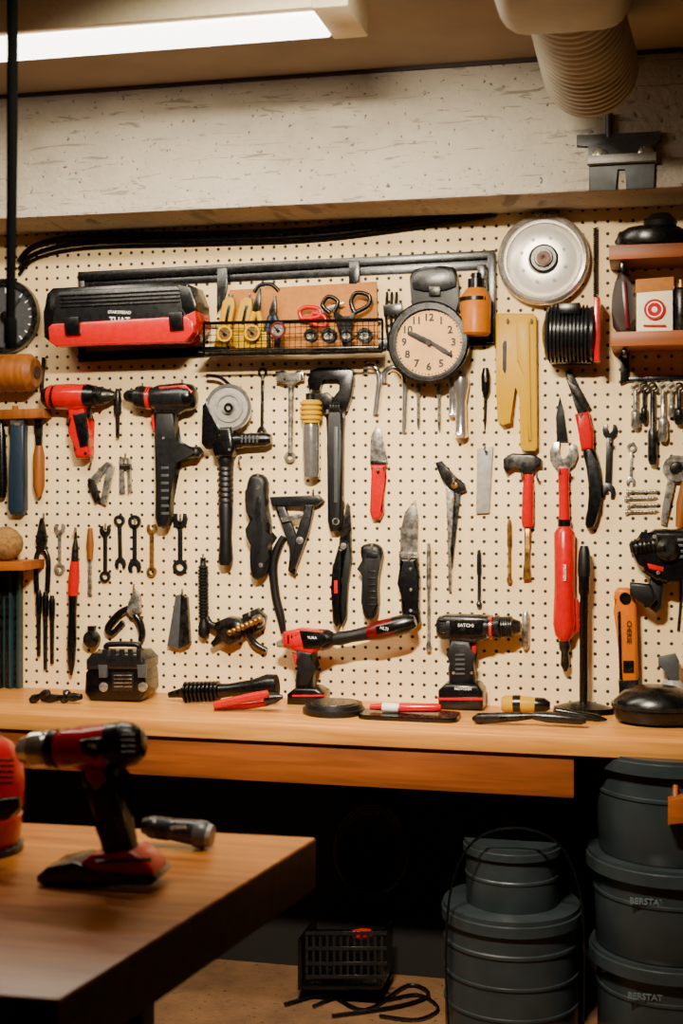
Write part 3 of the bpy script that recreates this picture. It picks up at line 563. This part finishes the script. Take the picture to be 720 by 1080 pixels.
A('garden_shears','black hand shears with pointed blades','shears',[('blade','dsteel',[P([(366,530),(369,534),(371,562),(364,584),(357,582),(359,564)],.1,6,1.5)]),('handle','black',[P([(357,576),(365,578),(360,610),(360,656),(356,663),(351,656),(350,620),(352,596)],.1,12,4)]),('handle','rubber',[P([(364,576),(370,560),(371,590),(367,620),(366,650),(361,661),(359,640),(362,605)],.1,10,3)]),('pivot','steel',[Dk(362,576,[(3.5,0),(3.5,2),(0,2.5)],11)]),('spring_catch','red',[P([(352,612),(356,612),(356,626),(352,626)],11.8,1.5,.4)])])
A('rubber_grip_tool','black rounded rubber grip on pegboard','grip',[('grip_body','rubber',[P([(379,578),(386,573),(398,573),(405,580),(402,596),(399,612),(400,644),(395,654),(386,654),(382,644),(383,610),(384,596)],.1,15,6,1)]),('cap','dark',[P(rect(386,583,398,588),14.5,2,.6)]),('ridge','dark',[P(rect(388,602+i*7,396,604+i*7),14.6,1.2,.3) for i in range(6)])])
A('hunting_knife','knife with grey blade and long black handle','knife',[('blade','steel',[P([(438,527),(441,545),(440,587),(422,585),(422,560),(427,540)],2,3,1)]),('guard','steel',[P(rect(421,583,441,588),.1,9,1)]),('handle','black',[P([(421,587),(441,587),(443,610),(442,640),(444,656),(437,663),(426,660),(423,640),(425,615)],.1,14,5)]),('rivet','steel',[Dk(433,y,[(1.6,0),(1.6,1),(0,1.3)],13.6) for y in (600,622,644)])])
A('caliper','steel caliper with long thin legs','caliper',[('head','dsteel',[P([(459,488),(466,486),(476,500),(490,510),(492,517),(483,521),(474,516),(466,506)],.1,7,1.5)]),('leg','steel',[P([(470,510),(479,514),(477,560),(476,624),(473,624),(472,560)],.1,5,.8)]),('leg','dsteel',[P([(480,516),(486,518),(480,570),(477,600),(475,580)],.1,5.5,.8)]),('pivot_bolt','brass',[Dk(479,512,[(3.5,0),(3.5,2),(0,3)],7)])])
for x,y0,y1,c in ((452,573,687,'steel'),(505,580,640,'dark'),(537,548,615,'brass')):
    A('slim_driver','slim metal driver tool on pegboard','driver',[('shaft',c,[L((x,y0),(x,y1),[(0,1.5),(.1,2.4),(.4,2.6),(.45,1.8),(.9,1.8),(.95,3.2),(1,2.4)])])])
A('hammer','claw hammer with dark head and red handle','hammer',[('head','dsteel',[P([(531,484),(540,478),(562,479),(571,484),(571,492),(562,490),(562,500),(550,500),(549,491),(540,490),(534,500),(531,494)],.1,11,2.5)]),('handle','red',[L((557,500),(556,556),[(0,4.5),(.3,6),(.9,6.5),(1,5)],7,.8)]),('shaft','brass',[P([(553,556),(560,556),(558,590),(560,610),(551,611),(553,590)],.1,8,1.5)])])
A('adjustable_spanner','grey adjustable spanner head on long red handle','spanner',[('jaw','steel',[P(xf(JAW,(594,481),15,-8),.1,7,1)]),('upper_handle','red',[L((594,494),(595,556),[(0,6),(.5,5.5),(1,6)],8,.8)]),('lower_handle','red',[L((595,555),(595,676),[(0,6),(.06,11),(.5,10.5),(.85,12),(.95,10),(1,5)],12)]),('lettering','whiteink',[X('PROTEM',595,604,4.5,24,90,.2,0)]),('tip','dsteel',[L((595,674),(596,708),[(0,6),(.3,6),(.4,4),(.8,5),(1,1.5)],10)]),('collar','black',[L((595,548),(595,556),[(0,7),(1,7)],9)]),('side_guard','red',[P([(604,630),(610,632),(611,664),(605,670)],4,8,2)])])
A('pocket_knife','small black pointed knife on pegboard','knife',[('blade','dark',[P([(590,418),(594,432),(599,466),(587,466),(586,440)],.1,4,1)])])
A('loppers','black garden loppers with red grip section','loppers',[('blade','dark',[P([(595,391),(603,392),(617,420),(622,440),(612,444),(606,428)],.1,8,2)]),('hook','dsteel',[P([(596,398),(612,410),(622,428),(616,434),(602,414)],7,4,1)]),('grip','red',[P([(606,437),(621,434),(626,456),(626,474),(613,476),(610,456)],.1,15,4)]),('handle','black',[P([(613,472),(627,470),(633,496),(634,530),(628,555),(620,559),(616,552),(621,530),(620,500)],.1,13,4,1)])])
A('ring_spanner','black angled ring spanner on the pegboard','spanner',[('spanner','dark',wrench((643,455),(641,518),8,3.4,'jj',4))])
A('spanner','small bent steel spanner on pegboard','spanner',[('spanner','steel',wrench((666,472),(665,508),5,1.6,'rj'))],group='small spanners on the pegboard')
for i,(x,y) in enumerate([(660,519),(658,526),(661,533),(659,540)]):
    A('wood_screw','brass wood screw lying in clip holder','screw',[('screw','steel',[L((x,y),(x+36,y-1),[(0,3),(.06,3),(.1,1.8),(.2,2)]+ribs(.25,.9,7,1.3,2)+[(1,.3)])])],group='brass screws')
A('ratchet_wrench','large steel ratchet wrench with round head','wrench',[('head','steel',[Rg(713,494,14,7,.1,8)]),('core','dsteel',[Dk(713,494,[(7,0),(7,6),(3,7),(0,7)],.1)]),('handle','steel',[P([(704,504),(712,508),(707,530),(702,554),(696,552),(699,530)],.1,7,2)])])
A('putty_knife','brown handled tool on the pegboard edge','knife',[('handle','woodhandle',[L((722,505),(716,556),[(0,3),(.5,6),(1,4)])])])
A('clamp_vise','black heavy cast power tool with knobs','power tool',[('body','black',[P([(663,574),(680,566),(690,558),(720,558),(736,566),(736,598),(716,606),(704,616),(690,612),(676,602),(682,590),(666,586)],.1,34,6)]),('cylinder','dsteel',[L((664,578),(694,574),[(0,5),(.1,8)]+ribs(.15,.9,5,7,9)+[(1,9)],30)]),('arm','rubber',[P([(684,606),(700,606),(698,640),(692,646),(684,640)],.1,24,4)]),('arm','rubber',[P([(664,614),(686,616),(692,632),(684,641),(664,628)],22,10,3)]),('knob','dsteel',[Dk(704,580,[(12,0),(12,5),(7,9),(0,9)],34)]),('vents','grey',vents(714,568,4,0,6,14,3,33.5,1.5)),('screws','steel',screws([(690,566),(694,604),(728,600)],33.5,2.2)),('accent','red',[P([(682,594),(700,598),(699,603),(684,600)],33.5,2,.6)])])
A('spirit_level','yellow-orange spirit level with black end standing on bench','level',[('body','orange',[P([(647,628),(648,621),(652,617),(662,617),(668,622),(671,634),(673,716),(653,717),(651,640)],3,18,4)]),('end_grip','black',[P([(652,714),(674,713),(674,748),(654,749)],2,21,2)]),('window','black',[Dk(659,628,[(6,0),(6,1.5),(4,1.5),(4,.5),(0,.5)],20.8)]),('window','black',[P(rect(657,694,668,706),20.8,1.5,.4)]),('edge_strip','black',[P([(651,642),(654,642),(656,714),(653,714)],20.6,1.2,.3)]),('lettering','ink',[X('CHERSE',663,664,7,21.1,90,.2,.01)])],snap=BZ)
A('stand_pole','black upright pole tool with flat foot','stand',[('pole','black',[L((615,752),(616,612),[(0,4),(.1,4.5),(.85,4.5),(.88,6),(1,6)],20)]),('grip_tube','rubber',[L((616,612),(616,580),[(0,6.5),(.2,7),(.8,6),(1,4)],20)]),('foot','black',[L((615,756),(615,744),[(0,32),(.5,31),(.8,18),(1,6)],20,.55)])],snap=BZ)
A('slim_bit','narrow steel bit holder on pegboard','bit',[('bit','steel',[L((554,645),(554,685),[(0,2),(.1,4),(.9,4),(1,2)])])])
A('curved_wire','brown curved wire on the pegboard edge','wire',[('wire','dsteel',[T([(716,590),(718,625),(715,665)],1.5)])])
# pegboard hooks
for x,y in ((75,436),(84,434),(150,408),(192,404),(232,484),(252,486),(300,398),(318,398),(277,400),(345,436),(362,440),(398,496),(512,402),(272,503),(330,520),(392,578),(431,590),(478,508),(550,503),(566,503),(589,498),(600,498),(612,440),(643,466),(79,560),(111,556),(142,552),(190,546),(141,620),(192,625),(214,588),(263,650),(362,528),(328,415),(535,340),(560,340),(511,474),(46,545),(96,487),(132,482)):
    A('peg_hook','small steel peg hook set in the pegboard','hook',[('hook','steel',[T([(x,y,0),(x,y,14),(x,y-4,16)],1.3,0)])],group='pegboard hooks')
# ---------------------------------------------------------------- bench things
def bd(px,py): return max(1,dep(px,py,BZ))
d=bd(490,750)-34
A('cordless_drill','black cordless drill with red battery line standing on bench','drill',[
 ('body','dark',[L((461,664),(520,664),[(0,9),(.04,12),(.1,13),(.5,14.5),(.85,13),(1,11)],d+15),P([(462,655),(470,650),(515,651),(520,658),(518,674),(500,680),(466,676)],d+4,22,5)]),
 ('panel','black',[P([(474,656),(510,656),(508,672),(474,673)],d+25,4,1)]),('lettering','whiteink',[X('SATCHI',491,662,5,d+29.6,0,.2,0)]),('vents','black',vents(462,656,5,0,3.4,8,1.4,d+25.5,2)),('screws','steel',screws([(515,655),(514,674),(478,712),(497,712)],d+25.5,1.5)),
 ('chuck','dsteel',[L((519,664),(550,663),[(0,11),(.25,13)]+ribs(.3,.7,5,10.5,11.5)+[(.72,9),(.95,6),(1,3)],d+15)]),('collar','red',[L((516.5,664),(519.5,664),[(0,13.2),(1,13.0)],d+15)]),
 ('handle','rubber',[P([(474,674),(499,676),(496,690),(500,704),(503,724),(474,724),(473,706),(478,692)],d+5,20,6)]),('grip','grey',[P(rect(480,692+i*5,490,694+i*5),d+24.6,1.4,.4) for i in range(5)]),
 ('trigger','red',[P([(497,680),(503,680),(502,691),(497,694)],d+10,9,2)]),
 ('battery','black',[P([(464,728),(472,721),(506,722),(511,730),(511,748),(464,748)],d,34,4)]),
 ('battery_stripe','red',[P([(464,735),(511,735),(511,738),(464,738)],d-.5,35,.6)]),('battery_label','whiteink',[X('NOVOHM',488,729,4,d+34.4,0,.2,0)])],snap=BZ)
d=bd(318,744)-30
A('impact_driver','compact red and black impact driver standing on bench','driver',[
 ('body','red',[L((298,678),(348,676),[(0,4),(.05,8),(.3,12),(.8,11),(1,8)],d+14),P([(300,668),(318,664),(342,667),(348,675),(342,686),(330,692),(312,688),(300,682)],d+4,20,5)]),
 ('panel','black',[P([(316,667),(340,669),(346,677),(338,686),(320,685)],d+22.5,4,1)]),('vents','black',vents(303,672,3,4,0,1.6,9,d+23.6,1)),('rear_cap','black',[L((338,677),(352,676),[(0,11.8),(.6,10.5),(1,7)],d+14)]),
 ('nose','steel',[L((302,680),(292,682),[(0,7),(.4,5),(1,3)],d+14)]),
 ('handle','rubber',[P([(312,684),(334,688),(330,704),(332,728),(312,728),(313,712),(320,700)],d+5,18,5)]),
 ('trigger','red',[P([(308,690),(315,692),(318,702),(312,704)],d+10,8,2)]),
 ('battery','black',[P([(306,732),(314,726),(336,726),(345,731),(345,743),(306,743)],d,30,3)]),('battery_stripe','red',[P(rect(308,735,343,737),d+29.5,1.2,.3)]),('lettering','whiteink',[X('TURA',329,675,4,d+26.7,0,.2,0)])],snap=BZ)
A('angle_driver','dark long necked angle driver resting against impact driver','driver',[
 ('neck','rubber',[L((350,675),(392,667),[(0,6),(.2,7.5),(.5,6.5),(1,8)],d+14)]),('body','darkred',[L((388,668),(428,658),[(0,8),(.3,10.5),(.7,10.5),(1,8)],d+14)]),('tip','black',[L((416,661),(438,655),[(0,10.8),(.6,10.5),(1,6)],d+14)]),
 ('label_plate','black',[P([(396,661),(414,657),(415,665),(397,669)],d+23,2,.5)]),('lettering','whiteink',[X('HLTI',405,663,4.5,d+25.4,13,.2,0)])])
d=bd(130,741)-44
A('tool_case','low rugged black equipment case with ribbed lid','case',[
 ('body','black',[P([(98,712),(102,706),(156,706),(160,712),(161,732),(155,741),(103,741),(97,733)],d,42,4)]),
 ('lid','dark',[P([(99,698),(105,691),(152,691),(160,699),(160,709),(99,709)],d+1,44,4)]),
 ('ridges','dark',[P([(108+i*9,690),(113+i*9,690),(113+i*9,706),(108+i*9,706)],d+44,3,.8) for i in range(5)]),
 ('handle','rubber',[T([(112,690,d+30),(115,685,d+32),(143,685,d+32),(147,690,d+30)],3,d+24)]),
 ('latch','grey',[P([(104,706),(114,706),(113,720),(105,720)],d+42,5,1)]),('latch','grey',[P([(145,706),(155,706),(154,720),(146,720)],d+42,5,1)]),
 ('front_panel','dark',[P([(118,714),(141,714),(141,734),(118,734)],d+41.5,3,1)]),('vents','steel',vents(120,717,4,0,4,19,1,d+44,1.2)),('knob','steel',[Dk(109,730,[(5,0),(5,3),(2,4),(0,4)],d+41.5)]),('knob','steel',[Dk(150,730,[(5,0),(5,3),(2,4),(0,4)],d+41.5)])],snap=BZ)
d=bd(240,745)-12
A('air_hose','black ribbed hose nozzle lying on the bench','hose',[('coil','black',[L((194,727),(232,726),ribs(0,1,9,8,11),d)]),('barrel','black',[L((230,726),(292,720),[(0,8),(.2,7),(.6,9),(.85,13),(1,12)],d)]),('nozzle','dsteel',[L((196,727),(178,730),[(0,8),(.3,5),(1,3)],d)])],snap=BZ)
d=bd(258,752)-6
A('pliers','red handled pliers lying on the bench','pliers',[('handle','red',[T([(282,735,d+8),(262,739,d+6),(226,747,d+6)],[4,4.5,4],d)]),('handle','red',[T([(282,744,d-8),(258,747,d-8),(226,749,d-4)],[4,4.5,3],d)]),('jaw','dsteel',[L((280,741),(298,738),[(0,7),(.5,6),(1,2)],d,1)])],snap=BZ)
d=bd(352,752)
A('round_puck','flat black round disc lying on bench','disc',[('rim','rubber',[L((352,757),(352,746),[(0,32),(.15,33),(.5,33),(.6,31),(1,30)],d,1)]),('top','dark',[L((352,746.5),(352,745),[(0,25),(1,24)],d)])],snap=BZ)
d=bd(432,757)
A('phone_tray','thin black tray lying flat on bench','tray',[('tray','black',[L((432,762),(432,757),[(0,52),(.3,53),(1,52)],d,.45,6)])],snap=BZ)
A('marker','red marker pen with white tip resting on tray','marker',[('barrel','red',[L((420,751),(465,751),[(0,5),(.9,5),(1,3)],d)]),('cap','white',[L((402,750),(421,751),[(0,3),(.1,5),(1,5)],d)]),('clip','red',[L((390,750),(403,750),[(0,3),(1,4)],d)])],snap=BZ+.013)
d=bd(552,752)
A('screwdriver','short yellow and black handled screwdriver on bench','screwdriver',[('handle','yellow',[L((529,742),(566,743),[(0,7),(.1,9),(.8,8.5),(1,7)],d)]),('end_cap','black',[L((564,743),(580,744),[(0,8),(.6,8),(1,4)],d)]),('band','black',[L((541,742),(549,742),[(0,9.3),(1,9.3)],d)])],snap=BZ)
d=bd(560,766)
A('chisel','dark flat chisel lying across the bench','chisel',[('handle','dark',[L((562,761),(618,766),[(0,4),(.3,6),(.9,5),(1,3)],d)]),('blade','dsteel',[L((498,764),(564,761),[(0,2),(.1,6),(.7,5),(1,3)],d,1)])],snap=BZ)
d=bd(610,756)+22
A('marking_knife','slim black marking knife lying on bench','knife',[('body','black',[L((586,749),(640,759),[(0,3),(.2,4),(.8,4),(1,1)],d)])],snap=BZ)
d=bd(700,770)-34
A('rubber_float','large flat black rounded rubber float tool','float',[('body','black',[L((692,769),(692,730),[(0,32),(.1,42),(.35,46),(.6,44),(.85,34),(1,20)],d,.75)]),('rim','dark',[L((692,752),(692,748),[(0,47),(1,47)],d,.75)])],snap=BZ)
d=bd(707,728)+16
A('spray_can','grey spray bottle with trigger nozzle on bench','bottle',[('body','lightgrey',[L((709,738),(709,700),[(0,14),(.05,16),(.7,16),(1,8)],d)]),('trigger_head','grey',[P([(694,676),(712,672),(716,680),(716,700),(704,702),(702,688),(694,686)],d-3,9,2)])],snap=BZ)
for x0,y0,x1,y1,l in ((32,737,52,728,'small steel clamp end'),(44,741,86,739,'thin steel bar tool'),(66,734,72,722,'small round steel fitting')):
    d=bd((x0+x1)/2,742)
    A('metal_fitting',l+' lying on the bench','fitting',[('fitting','dsteel',[L((x0,y0),(x1,y1),[(0,3),(.2,5),(.5,3),(.8,5),(1,3)],d)])],snap=BZ,group='loose steel fittings')
# ---------------------------------------------------------------- near table things
d=dep(110,933,TZ)
A('cordless_drill','red and black cordless drill standing on wooden table','drill',[
 ('body','red',[L((58,799),(122,796),[(0,16),(.06,19),(.2,21),(.5,20),(.8,23),(1,23.5)],d),P([(64,782),(80,776),(118,773),(126,790),(122,815),(98,822),(72,814)],d-14,36,7)]),
 ('rear_cap','black',[L((116,796),(152,793),[(0,23.8),(.35,24.5),(.36,23.5),(.42,23.5),(.43,24.3),(.7,22),(.92,16),(1,10)],d)]),
 ('panel','black',[P([(84,790),(108,787),(112,802),(100,810),(88,805)],d+20,5,1.5)]),
 ('vents','grey',vents(128,784,4,0,6,14,2,d+25,3)),('screws','steel',screws([(72,812),(112,814),(122,780)],d+22,2.2)),
 ('lettering','whiteink',[X('MK',97,797,7,d+26,2,.2,0)]),
 ('collar','black',[L((52,799),(62,799),[(0,18),(.3,20.5),(1,20.5)],d)]),
 ('chuck','chrome',[L((54,799),(18,801),[(0,17),(.08,19)]+ribs(.12,.5,6,18,19.5)+[(.55,18),(.6,16),(.85,13),(1,6)],d)],'silver metal chuck'),
 ('handle','rubber',[P([(94,812),(126,810),(124,828),(126,846),(136,874),(144,906),(112,908),(106,880),(99,860),(97,838)],d-8,28,9)]),
 ('handle_panel','red',[P([(92,812),(122,812),(114,826),(112,842),(106,844),(97,832)],d-9.5,31,5)]),
 ('grip','dark',[P([(112,838),(120,838),(130,870),(136,896),(126,898),(120,874)],d+19,2,1)]),
 ('trigger','black',[P([(86,818),(95,818),(98,836),(90,838)],d-3,14,3)]),
 ('battery','red',[P([(92,914),(104,905),(146,902),(157,909),(168,921),(169,929),(92,930)],d-15,45,4)]),
 ('battery_stripe','black',[P([(100,917),(158,914),(161,918),(102,921)],d+16,3,.6)]),
 ('foot','black',[P([(50,926),(60,917),(88,911),(102,916),(108,924),(168,925),(173,930),(168,936),(58,936),(50,932)],d-18,53,3)])],snap=TZ)
d=dep(188,893,TZ)
A('flashlight','grey metal flashlight lying on wooden table','flashlight',[('body','dark',[L((158,879),(212,886),[(0,11),(.1,12)]+ribs(.15,.4,5,11,12)+[(.5,11.5),(.8,13),(1,13)],d)]),('tail','black',[L((151,878),(160,879),[(0,8),(1,11)],d)]),('head_ring','grey',[L((206,886),(220,888),[(0,13.5),(.2,14.5),(.7,14.5),(1,12)],d)]),('bezel','lightgrey',[L((219,888),(224,888.6),[(0,12.5),(1,11)],d)]),('lettering','whiteink',[X('GTIVNA',188,880,5,d+9.5,-8,.2,0)])],snap=TZ)
d=dep(0,898,TZ)
A('cordless_drill','red and black power tool housing standing on table','power tool',[
 ('body','red',[L((-22,900),(-22,782),[(0,36),(.06,42),(.3,45),(.32,43),(.35,43),(.37,46),(.6,47),(.8,44),(.93,34),(1,20)],d)]),
 ('accent','black',[P([(-20,850),(20,846),(22,858),(10,870),(-20,872)],d+30,10,2)]),('vents','black',vents(-4,806,5,0,6,18,2.5,d+36,3)),
 ('cap','black',[L((-22,786),(-22,774),[(0,24),(.8,20),(1,12)],d)]),('foot','black',[L((-22,902),(-22,893),[(0,46),(.7,46),(1,42)],d)])],snap=TZ)
# ---------------------------------------------------------------- under bench
db=95
A('bucket','large dark grey ribbed plastic drum with lid','bucket',[('body','binplastic',[L((539,1088),(539,968),[(0,69),(.02,69.5),(.24,69.5),(.245,71),(.265,71),(.27,69.5),(.5,69.5),(.505,71),(.525,71),(.53,69.5),(.76,69.5),(.765,71),(.79,71),(.80,69.5),(1,69.5)],db)]),('lid','binplastic',[L((539,974),(539,957),[(0,71),(.05,73.5),(.65,73.5),(.70,71.5),(.98,71.5),(1,71)],db)])],snap=0.0)
zt=topz()
A('bucket','smaller dark grey flat lidded pail stacked on the drum','bucket',[('body','binplastic',[L((540,962),(540,906),[(0,48),(.03,48.5),(.5,48.5),(.52,49.5),(.56,49.5),(.58,48.5),(1,48.5)],db)]),('lid','binplastic',[L((540,909),(540,896),[(0,50),(.05,52),(.6,52),(.65,50.5),(1,50.5)],db)])],snap=zt)
A('wire_hoop','thin black wire hoop arching over buckets','wire hoop',[('hoop','black',[T([(474,1075,150),(470,990,150),(476,910,150),(500,862,150),(545,848,150),(590,866,150),(612,920,150),(616,1000,150),(614,1075,150)],1.4,150)])],snap=0)
prev=0.0
for i,(yb_,yt,rb,rt,cx) in enumerate([(1110,1008,73,76,704),(1010,912,77,81,706),(915,806,74,79,706)]):
    h_=yb_-yt
    pr=[('body','binplastic',[L((cx,yb_),(cx,yt+12),[(0,rb-2),(.03,rb),(.66,rt-3),(.67,rt-1.5),(.70,rt-1.5),(.71,rt-3),(1,rt-3)],db)]),('rim','binplastic',[L((cx,yt+17),(cx,yt),[(0,rt),(.05,rt+6),(.75,rt+6),(.8,rt+4),(1,rt+4)],db)]),('handle_lug','grey',[P(rect(cx-70,yt+20,cx-60,yt+32),db+28,6,1.5)])]
    if i<2: pr.append(('lettering','embossed',[X('BERSTAT',cx-24,yt+h_*.58,9,db+(rb+1)*SC(cx,db)/S*.985,0,.6,0.015)]))
    A('storage_tub','dark grey round plastic tub with wide overhanging rim','tub',pr,snap=prev,group='grey stacked tubs')
    prev=topz()
A('wooden_block','light wooden clamp block hung under worktop','block',[('block','woodshelf',[P([(704,842),(722,838),(722,866),(704,868)],165,20,2)]),('peg','woodshelf',[L((712,842,172),(712,800,145),3)])])
cw=[]
for i in range(12): cw.append(P(rect(322+i*7.2,985,325+i*7.2,1033),88,2,.3))
for y in (985,1001,1017,1031): cw.append(P(rect(322,y,408,y+4),89,2,.3))
A('plastic_crate','dark plastic slatted crate on the floor','crate',[('front','dark',cw),('back','black',[P(rect(324,983,408,1035),27,3,.5)]),('side','black',[P(rect(322,983,326,1035),27,62,.5)]),('side','black',[P(rect(404,983,408,1035),27,62,.5)]),('bottom','black',[P(rect(322,1031,408,1035),27,62,.3)])],snap=0)
A('red_tool','red handled tool lying in the crate','tool',[('handle','red',[L((372,986),(392,984),[(0,5),(.5,6),(1,4)],58)]),('body','black',[L((345,1020),(374,986),[(0,8),(1,6)],58)])])
tp=[(x,y-1,dep(x,y,.006)) for x,y in [(330,1062),(360,1052),(400,1056),(440,1050),(462,1064),(440,1076),(400,1072)]]
A('floor_cable','thin black cable curling across the floor','cable',[('cable','black',[T(tp,1.6)])])
tp=[(x,y-1,dep(x,y,.006)) for x,y in [(300,1060),(345,1050),(385,1066),(430,1040),(452,1050),(420,1062),(350,1072)]]
A('floor_cable','thin black cable looping beside the crate','cable',[('cable','black',[T(tp,1.9)])])
A('hose_loop','black hose looped on the back wall under bench','hose',[('hose','rubber',[T([(392+30*math.cos(a)*(1+.1*j),895+38*math.sin(a)*(1+.08*j),6+j*7) for j in range(4) for a in [i*math.pi/6 for i in range(12)]],3,6)])])
# ---------------------------------------------------------------- lights
def area(n,loc,sx,sy,p,col,rot=(0,0,0),spread=180):
    l=bpy.data.lights.new(n,'AREA');l.shape='RECTANGLE';l.size=sx;l.size_y=sy;l.energy=p;l.color=col;l.spread=math.radians(spread)
    o=bpy.data.objects.new(n,l);o.location=loc;o.rotation_euler=rot;sc.collection.objects.link(o);return o
LC=(1,.87,.66)
area('area_light',(xr-.70,(yf+yb)/2,zl-.03),1.3,.12,23,LC,(math.radians(10),0,0))
A('ceiling_lamp','added cream light fixture, out of view over the table','lamp',[('housing','cream',[Bx((.1,-2.0,CZ-.06),(.9,-1.8,CZ-.001),.004)]),('diffuser','lampglow',[Bx((.12,-1.98,CZ-.075),(.88,-1.82,CZ-.05),.006)])])  # fixture added out of view to carry the extra light below
area('area_light',(.3,-1.9,CZ-.09),.36,.12,64,LC,(math.radians(48),0,math.radians(8)),100)  # added light from outside the frame, brightens the wall
w=bpy.data.worlds.new('world');sc.world=w;w.use_nodes=True
w.node_tree.nodes['Background'].inputs[0].default_value=(.9,.8,.65,1);w.node_tree.nodes['Background'].inputs[1].default_value=.1
# ---------------------------------------------------------------- camera
cd=bpy.data.cameras.new('camera');co=bpy.data.objects.new('camera',cd);sc.collection.objects.link(co)
co.location=(CX,-D,H);co.rotation_euler=(math.pi/2,0,TH)
cd.sensor_fit='VERTICAL';cd.sensor_height=24;cd.lens=F*24/1080;cd.shift_y=-(540-HZ)/1080
cd.dof.use_dof=True;cd.dof.focus_distance=D/cs-.05;cd.dof.aperture_fstop=2.8
sc.camera=co
